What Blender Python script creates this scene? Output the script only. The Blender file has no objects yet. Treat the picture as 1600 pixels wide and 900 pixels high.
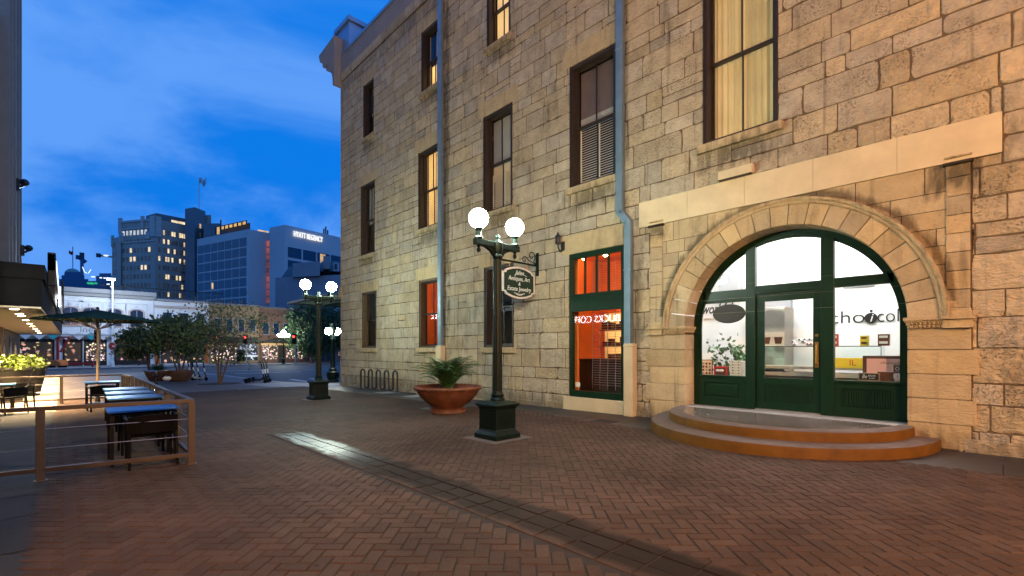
import bpy, math, random
from mathutils import Matrix, Vector
R = math.radians
random.seed(7)
sc = bpy.context.scene
col = sc.collection

# ------------------------------------------------------------------ camera, sky, sun, exposure
W = 9.5            # the stone facade stands in the plane x = W, running along y
EYE = 1.484
FPX = 730.0
YAW = math.atan(700 / FPX)
S_, C_ = math.sin(YAW), math.cos(YAW)
cam = bpy.data.cameras.new('camera'); cam_ob = bpy.data.objects.new('camera', cam); col.objects.link(cam_ob)
cam_ob.location = (0, 0, EYE); cam_ob.rotation_euler = (R(90), 0, -YAW)
cam.sensor_width = 36; cam.lens = FPX / 1600 * 36; cam.shift_y = 0.06
cam.clip_start = 0.05; cam.clip_end = 5000
sc.camera = cam_ob
sc.view_settings.view_transform = 'Standard'; sc.view_settings.look = 'None'
sc.view_settings.exposure = 0.0; sc.view_settings.gamma = 1.0; sc.view_settings.use_curve_mapping = False
sc.cycles.use_denoising = True
sc.cycles.max_bounces = 6; sc.cycles.diffuse_bounces = 3; sc.cycles.glossy_bounces = 3
sc.cycles.transparent_max_bounces = 12; sc.cycles.sample_clamp_indirect = 6.0
sc.cycles.caustics_reflective = False; sc.cycles.caustics_refractive = False

wd = bpy.data.worlds.new('World'); sc.world = wd; wd.use_nodes = True
nt = wd.node_tree; nt.nodes.clear()
def N(t, ty, **k):
    n = t.nodes.new(ty)
    for a, b in k.items(): setattr(n, a, b)
    return n
def sky_world():
    L = nt.links.new
    out = N(nt, 'ShaderNodeOutputWorld'); bg = N(nt, 'ShaderNodeBackground'); bg.inputs[1].default_value = 0.1
    sky = N(nt, 'ShaderNodeTexSky', sky_type='NISHITA'); sky.sun_disc = False
    sky.sun_elevation = R(-1.5); sky.sun_rotation = R(SUN_ROT)
    tint = N(nt, 'ShaderNodeMix', data_type='RGBA', blend_type='MULTIPLY'); tint.inputs[0].default_value = 1
    tint.inputs[7].default_value = SKY_TINT
    L(sky.outputs[0], tint.inputs[6])
    tc = N(nt, 'ShaderNodeTexCoord'); sep = N(nt, 'ShaderNodeSeparateXYZ'); L(tc.outputs['Generated'], sep.inputs[0])
    # even dusk blue, a little deeper towards the zenith
    mz = N(nt, 'ShaderNodeMapRange'); L(sep.outputs[2], mz.inputs[0]); mz.inputs[1].default_value = 0.0; mz.inputs[2].default_value = 0.6
    grad = N(nt, 'ShaderNodeMix', data_type='RGBA'); L(mz.outputs[0], grad.inputs[0])
    grad.inputs[6].default_value = SKY_LOW; grad.inputs[7].default_value = SKY_HIGH
    base = N(nt, 'ShaderNodeMix', data_type='RGBA'); base.inputs[0].default_value = 0.9
    L(tint.outputs[2], base.inputs[6]); L(grad.outputs[2], base.inputs[7])
    # cloud sheets on a plane overhead
    zz = N(nt, 'ShaderNodeMath', operation='ADD'); L(sep.outputs[2], zz.inputs[0]); zz.inputs[1].default_value = 0.28
    dx = N(nt, 'ShaderNodeMath', operation='DIVIDE'); L(sep.outputs[0], dx.inputs[0]); L(zz.outputs[0], dx.inputs[1])
    dy = N(nt, 'ShaderNodeMath', operation='DIVIDE'); L(sep.outputs[1], dy.inputs[0]); L(zz.outputs[0], dy.inputs[1])
    cb = N(nt, 'ShaderNodeCombineXYZ'); L(dx.outputs[0], cb.inputs[0]); L(dy.outputs[0], cb.inputs[1])
    mp = N(nt, 'ShaderNodeMapping'); L(cb.outputs[0], mp.inputs[0])
    mp.inputs[1].default_value = CLOUD_OFF; mp.inputs[3].default_value = (1.0, 0.75, 1)
    nz = N(nt, 'ShaderNodeTexNoise'); L(mp.outputs[0], nz.inputs[0])
    nz.inputs['Scale'].default_value = 1.15; nz.inputs['Detail'].default_value = 6; nz.inputs['Roughness'].default_value = 0.58
    nz.inputs['Distortion'].default_value = 0.5
    rp = N(nt, 'ShaderNodeValToRGB'); L(nz.outputs[0], rp.inputs[0])
    rp.color_ramp.elements[0].position = 0.37; rp.color_ramp.elements[1].position = 0.60
    rp.color_ramp.interpolation = 'EASE'
    mx = N(nt, 'ShaderNodeMix', data_type='RGBA'); L(rp.outputs[0], mx.inputs[0]); L(base.outputs[2], mx.inputs[6])
    mx.inputs[7].default_value = CLOUD
    L(mx.outputs[2], bg.inputs[0]); L(bg.outputs[0], out.inputs[0])
SUN_ROT = 150
SKY_TINT = (0.5, 1.2, 2.4, 1)
SKY_LOW = (0.03, 2.1, 8.7, 1); SKY_HIGH = (0.03, 2.2, 9.0, 1)
CLOUD = (1.15, 3.5, 9.5, 1); CLOUD_OFF = (4.2, 1.3, 0)
sky_world()
sl = bpy.data.lights.new('dusk_sun', 'SUN'); sl.energy = 0.03; sl.angle = R(20); sl.color = (1, 0.75, 0.6)
so = bpy.data.objects.new('dusk_sun', sl); col.objects.link(so); so.rotation_euler = (R(86), 0, R(-SUN_ROT))

AMBER_W = 7200; AMBER2_W = 6400; DOWN_W = 430; POLE_W = 1500

# ------------------------------------------------------------------ helpers
def raydir(px, py): a = (px - 800) / FPX; return (S_ + C_ * a, C_ - S_ * a, (546 - py) / FPX)
def far(px, t):                      # plan position seen in column px at depth t
    d = raydir(px, 546); return (d[0] * t, d[1] * t)
def hz(py, t): return EYE + (546 - py) / FPX * t
def g(y):                            # level of the plaza: it falls gently to the street
    if y <= 0: return 0.0
    if y < 5.7: return -.0066 * y
    if y < 27: return -.0376 - .0114 * (y - 5.7)
    return -.2804

class MB:
    def __init__(s): s.v = []; s.f = []; s.m = []; s.t = []
    def add(s, vs, fs, m=0, t=0.5):
        o = len(s.v); s.v += [tuple(p) for p in vs]
        for q in fs: s.f.append([o + i for i in q]); s.m.append(m); s.t.append(t)
        return s
    def box(s, x0, x1, y0, y1, z0, z1, m=0, t=0.5):
        vs = [(x, y, z) for z in (z0, z1) for y in (y0, y1) for x in (x0, x1)]
        return s.add(vs, [(0, 2, 3, 1), (4, 5, 7, 6), (0, 1, 5, 4), (2, 6, 7, 3), (0, 4, 6, 2), (1, 3, 7, 5)], m, t)
    def obox(s, a, b, n, d0, d1, z0, z1, m=0, t=0.5):   # box along plan segment a-b, thickness d0..d1 along plan normal n
        q = []
        for z in (z0, z1):
            for p, d in ((a, d0), (b, d0), (b, d1), (a, d1)): q.append((p[0] + n[0] * d, p[1] + n[1] * d, z))
        return s.add(q, [(0, 3, 2, 1), (4, 5, 6, 7), (0, 1, 5, 4), (1, 2, 6, 5), (2, 3, 7, 6), (3, 0, 4, 7)], m, t)
    def beam(s, a, b, w, h, m=0, t=0.5):                 # square bar from a to b
        a, b = Vector(a), Vector(b); d = (b - a).normalized()
        u = d.cross(Vector((0, 0, 1)));
        if u.length < 1e-4: u = Vector((1, 0, 0))
        u.normalize(); k = u.cross(d)
        q = []
        for p in (a, b):
            for i, j in ((-1, -1), (1, -1), (1, 1), (-1, 1)): q.append(p + u * (i * w / 2) + k * (j * h / 2))
        return s.add(q, [(0, 1, 2, 3), (7, 6, 5, 4), (0, 4, 5, 1), (1, 5, 6, 2), (2, 6, 7, 3), (3, 7, 4, 0)], m, t)
    def tube(s, pts, r, n=8, m=0, t=0.5, closed=False):
        pts = [Vector(p) for p in pts]; K = len(pts)
        if not hasattr(r, '__len__'): r = [r] * K
        q = []; u = None
        for i, p in enumerate(pts):
            d = (pts[(i + 1) % K] - pts[i - 1]) if closed else (pts[min(i + 1, K - 1)] - pts[max(i - 1, 0)])
            d.normalize()
            if u is None:
                u = d.cross(Vector((0, 0, 1)))
                if u.length < 0.05: u = d.cross(Vector((1, 0, 0)))
            u = u - d * u.dot(d)
            if u.length < 1e-5: u = d.orthogonal()
            u.normalize(); w = d.cross(u)
            for j in range(n):
                a = 2 * math.pi * j / n; q.append(p + (u * math.cos(a) + w * math.sin(a)) * r[i])
        fs = []
        for i in range(K if closed else K - 1):
            for j in range(n):
                a, b = i * n, ((i + 1) % K) * n; fs.append((a + j, a + (j + 1) % n, b + (j + 1) % n, b + j))
        if not closed: fs += [tuple(range(n))[::-1], tuple(range((K - 1) * n, K * n))]
        return s.add(q, fs, m, t)
    def lathe(s, prof, n=24, c=(0, 0, 0), m=0, t=0.5, cap=True, rib=0):
        q = []
        for r, z in prof:
            for j in range(n):
                a = 2 * math.pi * j / n; rr = r * (1 - rib * (j % 2)); q.append((c[0] + rr * math.cos(a), c[1] + rr * math.sin(a), c[2] + z))
        fs = [(i * n + j, i * n + (j + 1) % n, (i + 1) * n + (j + 1) % n, (i + 1) * n + j) for i in range(len(prof) - 1) for j in range(n)]
        if cap: fs += [tuple(range(n))[::-1], tuple(range((len(prof) - 1) * n, len(prof) * n))]
        return s.add(q, fs, m, t)
    def sqlathe(s, prof, c=(0, 0, 0), m=0):              # square plan mouldings
        q = []
        for r, z in prof:
            for i, j in ((-1, -1), (1, -1), (1, 1), (-1, 1)): q.append((c[0] + i * r, c[1] + j * r, c[2] + z))
        fs = [(i * 4 + j, i * 4 + (j + 1) % 4, (i + 1) * 4 + (j + 1) % 4, (i + 1) * 4 + j) for i in range(len(prof) - 1) for j in range(4)]
        fs += [(3, 2, 1, 0), tuple(range((len(prof) - 1) * 4, len(prof) * 4))]
        return s.add(q, fs, m)
    def sphere(s, c, r, n=20, k=12, m=0, sc_=(1, 1, 1), t=0.5):
        q = [(c[0], c[1], c[2] - r * sc_[2])]
        for i in range(1, k):
            a = math.pi * i / k - math.pi / 2
            for j in range(n):
                b = 2 * math.pi * j / n; q.append((c[0] + r * sc_[0] * math.cos(a) * math.cos(b), c[1] + r * sc_[1] * math.cos(a) * math.sin(b), c[2] + r * sc_[2] * math.sin(a)))
        q.append((c[0], c[1], c[2] + r * sc_[2])); e = len(q) - 1
        fs = [(0, 1 + (j + 1) % n, 1 + j) for j in range(n)]
        for i in range(k - 2):
            for j in range(n): a = 1 + i * n; fs.append((a + j, a + (j + 1) % n, a + n + (j + 1) % n, a + n + j))
        a = 1 + (k - 2) * n; fs += [(a + j, a + (j + 1) % n, e) for j in range(n)]
        return s.add(q, fs, m, t)
    def prism(s, poly, fn, d0, d1, m=0, t=0.5):          # 2D outline extruded; fn(u, v, d) -> xyz
        n = len(poly); q = [fn(u, v, d0) for u, v in poly] + [fn(u, v, d1) for u, v in poly]
        return s.add(q, [tuple(range(n))[::-1], tuple(range(n, 2 * n))] + [(i, (i + 1) % n, n + (i + 1) % n, n + i) for i in range(n)], m, t)
    def build(s, name, mats, parent=None, w=False, smooth=False, bevel=0, fix=True):
        root = parent
        while root is not None and root.parent is not None: root = root.parent
        if parent is None:
            lo = [min(p[i] for p in s.v) for i in range(3)]; hi = [max(p[i] for p in s.v) for i in range(3)]
            off = Vector(((lo[0] + hi[0]) / 2, (lo[1] + hi[1]) / 2, lo[2]))
        else: off = root.location.copy() if w else Vector((0, 0, 0))
        me = bpy.data.meshes.new(name)
        me.from_pydata([(p[0] - off[0], p[1] - off[1], p[2] - off[2]) for p in s.v], [], s.f)
        mats = mats if isinstance(mats, (list, tuple)) else [mats]
        for k in mats: me.materials.append(k)
        if any(s.m): me.polygons.foreach_set('material_index', s.m)
        at = me.attributes.new('tone', 'FLOAT', 'FACE'); at.data.foreach_set('value', s.t)
        if smooth:
            me.polygons.foreach_set('use_smooth', [True] * len(s.f))
        if fix:
            import bmesh
            bm = bmesh.new(); bm.from_mesh(me); bmesh.ops.recalc_face_normals(bm, faces=bm.faces); bm.to_mesh(me); bm.free()
        ob = bpy.data.objects.new(name, me); col.objects.link(ob)
        if parent is None: ob.location = off
        else: ob.parent = parent
        if smooth: me.set_sharp_from_angle(angle=R(38))
        if bevel:
            b = ob.modifiers.new('edge', 'BEVEL'); b.width = bevel; b.segments = 2; b.limit_method = 'ANGLE'; b.angle_limit = R(40)
        return ob

def thing(name, label, cat, loc=(0, 0, 0), rotz=0, group=None):
    o = bpy.data.objects.new(name, None); col.objects.link(o); o.empty_display_size = .2
    o.location = loc; o.rotation_euler = (0, 0, rotz); o['label'] = label; o['category'] = cat
    if group: o['group'] = group
    return o
def tag(o, label, cat, group=None):
    o['label'] = label; o['category'] = cat
    if group: o['group'] = group
    return o
def struct(o): o['kind'] = 'structure'; return o
def copy_tree(o, parent=None):
    c = o.copy(); col.objects.link(c)
    if parent: c.parent = parent
    for ch in list(o.children): copy_tree(ch, c)
    return c
def dup(o, loc, rotz, label):
    c = copy_tree(o); c.location = loc; c.rotation_euler = (0, 0, rotz); c['label'] = label; return c
def text_mesh(body, size, width=None, shear=0, extrude=0.0, align='CENTER', offset=0.0):
    cu = bpy.data.curves.new('lettering', 'FONT'); cu.body = body; cu.size = size; cu.shear = shear; cu.extrude = extrude
    cu.align_x = align; cu.align_y = 'CENTER'; cu.resolution_u = 4; cu.offset = offset
    o = bpy.data.objects.new('lettering', cu); col.objects.link(o)
    dg = bpy.context.evaluated_depsgraph_get(); me = bpy.data.meshes.new_from_object(o.evaluated_get(dg))
    bpy.data.objects.remove(o); bpy.data.curves.remove(cu)
    if width:
        xs = [v.co.x for v in me.vertices]; k = width / (max(xs) - min(xs)); me.transform(Matrix.Diagonal((k, 1, 1, 1)))
    return me
def put_text(mb, me, org, ux, uz, m=0):   # letters laid out along plan direction ux with up uz
    ux, uz, o = Vector(ux), Vector(uz), Vector(org); n = ux.cross(uz)
    mb.add([o + ux * v.co.x + uz * v.co.y + n * v.co.z for v in me.vertices], [tuple(p.vertices) for p in me.polygons], m)
    bpy.data.meshes.remove(me)

# ------------------------------------------------------------------ materials
M = {}
def bsdf(name):
    m = bpy.data.materials.new(name); m.use_nodes = True; t = m.node_tree
    b = t.nodes['Principled BSDF']; M[name] = m; return m, t, b
def mat(name, c, rough=.6, var=.2, scale=6, bump=0.0, bscale=40, metal=0, tone=0.0, spec=.5, detail=4):
    m, t, b = bsdf(name); L = t.links.new
    tc = N(t, 'ShaderNodeTexCoord'); nz = N(t, 'ShaderNodeTexNoise'); L(tc.outputs['Object'], nz.inputs[0])
    nz.inputs['Scale'].default_value = scale; nz.inputs['Detail'].default_value = detail; nz.inputs['Roughness'].default_value = .6
    mr = N(t, 'ShaderNodeMapRange'); L(nz.outputs[0], mr.inputs[0]); mr.inputs[1].default_value = .25; mr.inputs[2].default_value = .75
    mr.inputs[3].default_value = 1 - var; mr.inputs[4].default_value = 1 + var
    val = mr.outputs[0]
    if tone:
        at = N(t, 'ShaderNodeAttribute', attribute_name='tone'); k = N(t, 'ShaderNodeMapRange'); L(at.outputs['Fac'], k.inputs[0])
        k.inputs[3].default_value = 1 - tone; k.inputs[4].default_value = 1 + tone
        ml = N(t, 'ShaderNodeMath', operation='MULTIPLY'); L(val, ml.inputs[0]); L(k.outputs[0], ml.inputs[1]); val = ml.outputs[0]
    sc2 = N(t, 'ShaderNodeVectorMath', operation='SCALE'); sc2.inputs[0].default_value = c[:3]; L(val, sc2.inputs['Scale'])
    L(sc2.outputs[0], b.inputs['Base Color'])
    b.inputs['Roughness'].default_value = rough; b.inputs['Metallic'].default_value = metal; b.inputs['Specular IOR Level'].default_value = spec
    if bump:
        n2 = N(t, 'ShaderNodeTexNoise'); L(tc.outputs['Object'], n2.inputs[0]); n2.inputs['Scale'].default_value = bscale; n2.inputs['Detail'].default_value = 5
        bp = N(t, 'ShaderNodeBump'); bp.inputs['Strength'].default_value = bump; bp.inputs['Distance'].default_value = .02
        L(n2.outputs[0], bp.inputs['Height']); L(bp.outputs[0], b.inputs['Normal'])
    return m
def emit(name, c, s, base=(.1, .1, .1), var=0.0, scale=5):
    m, t, b = bsdf(name); b.inputs['Base Color'].default_value = (*base, 1); b.inputs['Emission Color'].default_value = (*c, 1)
    b.inputs['Emission Strength'].default_value = s; b.inputs['Roughness'].default_value = .5
    if var:
        tc = N(t, 'ShaderNodeTexCoord'); nz = N(t, 'ShaderNodeTexNoise'); t.links.new(tc.outputs['Object'], nz.inputs[0]); nz.inputs['Scale'].default_value = scale
        mr = N(t, 'ShaderNodeMapRange'); t.links.new(nz.outputs[0], mr.inputs[0]); mr.inputs[1].default_value = .3; mr.inputs[2].default_value = .7
        mr.inputs[3].default_value = s * (1 - var); mr.inputs[4].default_value = s * (1 + var); t.links.new(mr.outputs[0], b.inputs['Emission Strength'])
    return m
def glass(name, tint=(1, 1, 1), f0=.05, rough=0.0):
    m = bpy.data.materials.new(name); m.use_nodes = True; t = m.node_tree; t.nodes.clear(); M[name] = m; L = t.links.new
    o = N(t, 'ShaderNodeOutputMaterial'); mx = N(t, 'ShaderNodeMixShader'); tr = N(t, 'ShaderNodeBsdfTransparent'); gl = N(t, 'ShaderNodeBsdfGlossy')
    tr.inputs[0].default_value = (*tint, 1); gl.inputs['Roughness'].default_value = rough
    lw = N(t, 'ShaderNodeLayerWeight'); lw.inputs[0].default_value = .5
    pw = N(t, 'ShaderNodeMath', operation='POWER'); L(lw.outputs['Facing'], pw.inputs[0]); pw.inputs[1].default_value = 5
    ma = N(t, 'ShaderNodeMath', operation='MULTIPLY_ADD'); L(pw.outputs[0], ma.inputs[0]); ma.inputs[1].default_value = 1 - f0; ma.inputs[2].default_value = f0
    L(ma.outputs[0], mx.inputs[0]); L(tr.outputs[0], mx.inputs[1]); L(gl.outputs[0], mx.inputs[2]); L(mx.outputs[0], o.inputs[0])
    return m
def stone(name, c, pit=.6, stain=.5, rough=.85, var=.22):
    m, t, b = bsdf(name); L = t.links.new
    tc = N(t, 'ShaderNodeTexCoord'); P = tc.outputs['Object']
    at = N(t, 'ShaderNodeAttribute', attribute_name='tone')
    n1 = N(t, 'ShaderNodeTexNoise'); L(P, n1.inputs[0]); n1.inputs['Scale'].default_value = 3.0; n1.inputs['Detail'].default_value = 8; n1.inputs['Roughness'].default_value = .65
    r1 = N(t, 'ShaderNodeMapRange'); L(n1.outputs[0], r1.inputs[0]); r1.inputs[1].default_value = .3; r1.inputs[2].default_value = .7; r1.inputs[3].default_value = 1 - var; r1.inputs[4].default_value = 1 + var * .7
    r2 = N(t, 'ShaderNodeMapRange'); L(at.outputs['Fac'], r2.inputs[0]); r2.inputs[3].default_value = .80; r2.inputs[4].default_value = 1.12
    v1 = N(t, 'ShaderNodeMath', operation='MULTIPLY'); L(r1.outputs[0], v1.inputs[0]); L(r2.outputs[0], v1.inputs[1])
    # hue drift between grey and ochre from one block to the next
    hue = N(t, 'ShaderNodeMix', data_type='RGBA'); fr = N(t, 'ShaderNodeMath', operation='FRACT'); k7 = N(t, 'ShaderNodeMath', operation='MULTIPLY'); L(at.outputs['Fac'], k7.inputs[0]); k7.inputs[1].default_value = 7.3
    L(k7.outputs[0], fr.inputs[0]); L(fr.outputs[0], hue.inputs[0])
    hue.inputs[6].default_value = (c[0] * .95, c[1] * .97, c[2] * 1.05, 1); hue.inputs[7].default_value = (c[0] * 1.06, c[1] * .99, c[2] * .86, 1)
    # pits: worn limestone
    n2 = N(t, 'ShaderNodeTexNoise'); L(P, n2.inputs[0]); n2.inputs['Scale'].default_value = 30; n2.inputs['Detail'].default_value = 6; n2.inputs['Roughness'].default_value = .55; n2.inputs['Distortion'].default_value = .6
    n3 = N(t, 'ShaderNodeTexNoise'); L(P, n3.inputs[0]); n3.inputs['Scale'].default_value = 1.7; n3.inputs['Detail'].default_value = 3
    pr = N(t, 'ShaderNodeMapRange'); L(n2.outputs[0], pr.inputs[0]); pr.inputs[1].default_value = .34; pr.inputs[2].default_value = .46
    pr.inputs[3].default_value = 1 - .42 * pit; pr.inputs[4].default_value = 1
    pm = N(t, 'ShaderNodeMapRange'); L(n3.outputs[0], pm.inputs[0]); pm.inputs[1].default_value = .44; pm.inputs[2].default_value = .60
    pf = N(t, 'ShaderNodeMix', data_type='FLOAT'); L(pm.outputs[0], pf.inputs[0]); pf.inputs[2].default_value = 1; L(pr.outputs[0], pf.inputs[3])
    v2 = N(t, 'ShaderNodeMath', operation='MULTIPLY'); L(v1.outputs[0], v2.inputs[0]); L(pf.outputs[0], v2.inputs[1])
    # dark weather stains, drawn out vertically
    mp = N(t, 'ShaderNodeMapping'); L(P, mp.inputs[0]); mp.inputs[3].default_value = (1.4, 1.4, .5)
    n4 = N(t, 'ShaderNodeTexNoise'); L(mp.outputs[0], n4.inputs[0]); n4.inputs['Scale'].default_value = 1.1; n4.inputs['Detail'].default_value = 7; n4.inputs['Roughness'].default_value = .7
    sr = N(t, 'ShaderNodeMapRange'); L(n4.outputs[0], sr.inputs[0]); sr.inputs[1].default_value = .56; sr.inputs[2].default_value = .74; sr.inputs[3].default_value = 1; sr.inputs[4].default_value = 1 - stain
    v3a = N(t, 'ShaderNodeMath', operation='MULTIPLY'); L(v2.outputs[0], v3a.inputs[0]); L(sr.outputs[0], v3a.inputs[1])
    # narrow rain streaks
    mp3 = N(t, 'ShaderNodeMapping'); L(P, mp3.inputs[0]); mp3.inputs[3].default_value = (5, 5, .35)
    n6 = N(t, 'ShaderNodeTexNoise'); L(mp3.outputs[0], n6.inputs[0]); n6.inputs['Scale'].default_value = 1.6; n6.inputs['Detail'].default_value = 4
    sr2 = N(t, 'ShaderNodeMapRange'); L(n6.outputs[0], sr2.inputs[0]); sr2.inputs[1].default_value = .58; sr2.inputs[2].default_value = .75; sr2.inputs[3].default_value = 1; sr2.inputs[4].default_value = 1 - stain * .8
    v3 = N(t, 'ShaderNodeMath', operation='MULTIPLY'); L(v3a.outputs[0], v3.inputs[0]); L(sr2.outputs[0], v3.inputs[1])
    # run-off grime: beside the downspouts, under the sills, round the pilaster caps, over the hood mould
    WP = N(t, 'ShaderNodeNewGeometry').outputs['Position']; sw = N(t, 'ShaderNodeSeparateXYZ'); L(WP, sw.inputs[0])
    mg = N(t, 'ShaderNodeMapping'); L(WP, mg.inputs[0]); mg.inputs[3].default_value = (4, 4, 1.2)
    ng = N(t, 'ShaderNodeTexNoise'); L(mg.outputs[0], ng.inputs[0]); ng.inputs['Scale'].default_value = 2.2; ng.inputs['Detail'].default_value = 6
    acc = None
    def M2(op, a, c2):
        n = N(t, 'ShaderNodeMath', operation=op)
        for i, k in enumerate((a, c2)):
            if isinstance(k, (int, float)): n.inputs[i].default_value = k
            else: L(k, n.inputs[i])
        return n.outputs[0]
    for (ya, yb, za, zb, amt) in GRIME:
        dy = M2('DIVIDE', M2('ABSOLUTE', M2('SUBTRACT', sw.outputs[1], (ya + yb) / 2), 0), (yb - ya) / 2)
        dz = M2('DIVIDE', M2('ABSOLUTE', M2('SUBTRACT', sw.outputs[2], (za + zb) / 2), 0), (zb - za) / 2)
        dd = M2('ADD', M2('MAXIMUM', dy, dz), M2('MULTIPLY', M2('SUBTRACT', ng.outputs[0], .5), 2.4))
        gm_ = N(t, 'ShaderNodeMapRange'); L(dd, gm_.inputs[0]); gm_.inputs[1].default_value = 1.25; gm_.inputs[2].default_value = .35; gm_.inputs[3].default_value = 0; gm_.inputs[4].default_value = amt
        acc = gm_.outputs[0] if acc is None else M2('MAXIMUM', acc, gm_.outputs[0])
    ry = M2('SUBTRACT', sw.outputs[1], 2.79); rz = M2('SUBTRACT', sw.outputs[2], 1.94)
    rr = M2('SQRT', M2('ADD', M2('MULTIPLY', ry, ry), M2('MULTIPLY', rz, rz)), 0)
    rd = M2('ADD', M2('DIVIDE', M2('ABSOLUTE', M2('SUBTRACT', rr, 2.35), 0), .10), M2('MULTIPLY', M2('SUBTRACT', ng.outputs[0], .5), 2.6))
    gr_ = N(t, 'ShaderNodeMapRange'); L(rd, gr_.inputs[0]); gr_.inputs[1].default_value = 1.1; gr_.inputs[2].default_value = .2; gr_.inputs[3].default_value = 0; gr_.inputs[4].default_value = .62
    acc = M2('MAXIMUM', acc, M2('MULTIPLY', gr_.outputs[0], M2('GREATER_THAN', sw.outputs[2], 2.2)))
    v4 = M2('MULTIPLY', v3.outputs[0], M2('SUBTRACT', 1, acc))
    fin = N(t, 'ShaderNodeVectorMath', operation='SCALE'); L(hue.outputs[2], fin.inputs[0]); L(v4, fin.inputs['Scale']); L(fin.outputs[0], b.inputs['Base Color'])
    b.inputs['Roughness'].default_value = rough; b.inputs['Specular IOR Level'].default_value = .25
    # tooling and pitting relief
    mp2 = N(t, 'ShaderNodeMapping'); L(P, mp2.inputs[0]); mp2.inputs[2].default_value = (R(35), 0, 0); mp2.inputs[3].default_value = (1, .28, 1)
    n5 = N(t, 'ShaderNodeTexNoise'); L(mp2.outputs[0], n5.inputs[0]); n5.inputs['Scale'].default_value = 38; n5.inputs['Detail'].default_value = 3
    ad = N(t, 'ShaderNodeMath', operation='MULTIPLY_ADD'); L(pf.outputs[0], ad.inputs[0]); ad.inputs[1].default_value = 1.6; L(n5.outputs[0], ad.inputs[2])
    n8 = N(t, 'ShaderNodeTexNoise'); L(P, n8.inputs[0]); n8.inputs['Scale'].default_value = 7; n8.inputs['Detail'].default_value = 6; n8.inputs['Roughness'].default_value = .6
    ad2 = N(t, 'ShaderNodeMath', operation='MULTIPLY_ADD'); L(n8.outputs[0], ad2.inputs[0]); ad2.inputs[1].default_value = 3.2; L(ad.outputs[0], ad2.inputs[2])
    bp = N(t, 'ShaderNodeBump'); bp.inputs['Strength'].default_value = min(1, .9 * pit + .15); bp.inputs['Distance'].default_value = .026
    L(ad2.outputs[0], bp.inputs['Height']); L(bp.outputs[0], b.inputs['Normal'])
    return m

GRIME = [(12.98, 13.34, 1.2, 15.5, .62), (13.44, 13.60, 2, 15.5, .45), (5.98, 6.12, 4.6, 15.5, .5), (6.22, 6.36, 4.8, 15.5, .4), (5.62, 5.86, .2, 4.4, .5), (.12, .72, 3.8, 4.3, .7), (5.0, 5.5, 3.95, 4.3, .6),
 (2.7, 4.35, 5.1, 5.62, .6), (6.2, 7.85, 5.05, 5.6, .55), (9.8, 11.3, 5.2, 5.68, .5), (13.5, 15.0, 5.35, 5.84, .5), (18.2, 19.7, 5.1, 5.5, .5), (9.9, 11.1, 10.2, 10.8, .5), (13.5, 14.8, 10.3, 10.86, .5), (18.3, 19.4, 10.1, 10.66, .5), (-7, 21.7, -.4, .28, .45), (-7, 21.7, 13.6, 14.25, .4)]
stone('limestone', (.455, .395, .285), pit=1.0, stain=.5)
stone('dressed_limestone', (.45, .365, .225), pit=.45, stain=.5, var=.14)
stone('mortar', (.13, .10, .065), pit=.5, stain=.4)
mat('stucco', (.54, .45, .29), .85, .14, 2.2, .2, 40, detail=8)
mat('parapet', (.24, .225, .21), .8, .12, 1.2, .15, 30)
mat('coping_metal', (.22, .33, .46), .35, .1, 2, metal=.6)
mat('downspout', (.20, .30, .38), .42, .18, 2.5, .1, 12, metal=.55)
mat('dark_wood', (.028, .018, .012), .5, .3, 5, .2, 60)
mat('ochre_wood', (.07, .045, .022), .5, .3, 5, .2, 60)
mat('green_paint', (.003, .022, .009), .4, .22, 4, .08, 35, spec=.28)
mat('iron_green', (.0018, .009, .0055), .42, .3, 9, .12, 60, spec=.25)
mat('dark_iron', (.012, .012, .013), .4, .3, 9, .1, 50)
mat('bronze_paint', (.055, .036, .022), .42, .18, 6, .06, 40)
mat('black_weave', (.0025, .0025, .003), .7, .3, 60, .3, 120, spec=.08)
mat('table_metal', (.09, .26, .46), .34, .2, 5, .04, 30, metal=1)
mat('cushion', (.16, .085, .06), .8, .15, 12, .15, 80)
mat('terracotta', (.14, .045, .017), .75, .5, 4, .2, 35)
mat('street_pot', (.075, .034, .02), .7, .3, 5)
mat('pad_concrete', (.11, .09, .08), .8, .25, 3, .2, 25)
mat('mauve_shade', (.16, .11, .10), .7, .1, 3)
mat('pale_shade', (.42, .39, .34), .7, .08, 3)
mat('soil', (.03, .02, .014), .95, .3, 20, .4, 40)
mat('orange_step', (.125, .052, .004), .6, .3, 3.4, .2, 25, spec=.2)
mat('step_tread', (.10, .066, .05), .7, .25, 3.5, .15, 30)
mat('slate', (.022, .022, .023), .5, .3, 2.5, .25, 14, tone=.35)
mat('flagstone', (.018, .018, .019), .8, .3, 1.6, .25, 9, tone=.3)
mat('concrete', (.24, .22, .2), .75, .25, 3, .2, 25)
mat('downlit_paving', (.34, .28, .20), .8, .2, 1.5, .2, 12)  # flagstone made pale to stand for the floor lit by the downlights
mat('canopy_slat', (.025, .04, .034), .6, .15, 3)
mat('pale_concrete', (.30, .29, .28), .7, .2, 2, .15, 20)
mat('white_wall', (.84, .83, .80), .6, .03, 1.5)
mat('white_paint', (.80, .81, .83), .6, .08, 1.2, .05, 20)
mat('grey_wall', (.33, .33, .34), .7, .1, 1)
mat('soffit_paint', (.78, .66, .42), .5, .05, 1.5)
mat('canopy_black', (.005, .0045, .004), .7, .2, 3, spec=.12)
mat('charcoal_paint', (.012, .011, .010), .6, .2, 3, .08, 20)
mat('building_cream', (.33, .27, .21), .7, .1, 1.5, .1, 20)
mat('umbrella_green', (.004, .025, .022), .9, .12, 8, .1, 90, spec=.1)
mat('wood_pole', (.30, .20, .11), .5, .15, 10)
mat('steel', (.55, .53, .50), .45, .08, 4, metal=1)
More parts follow.
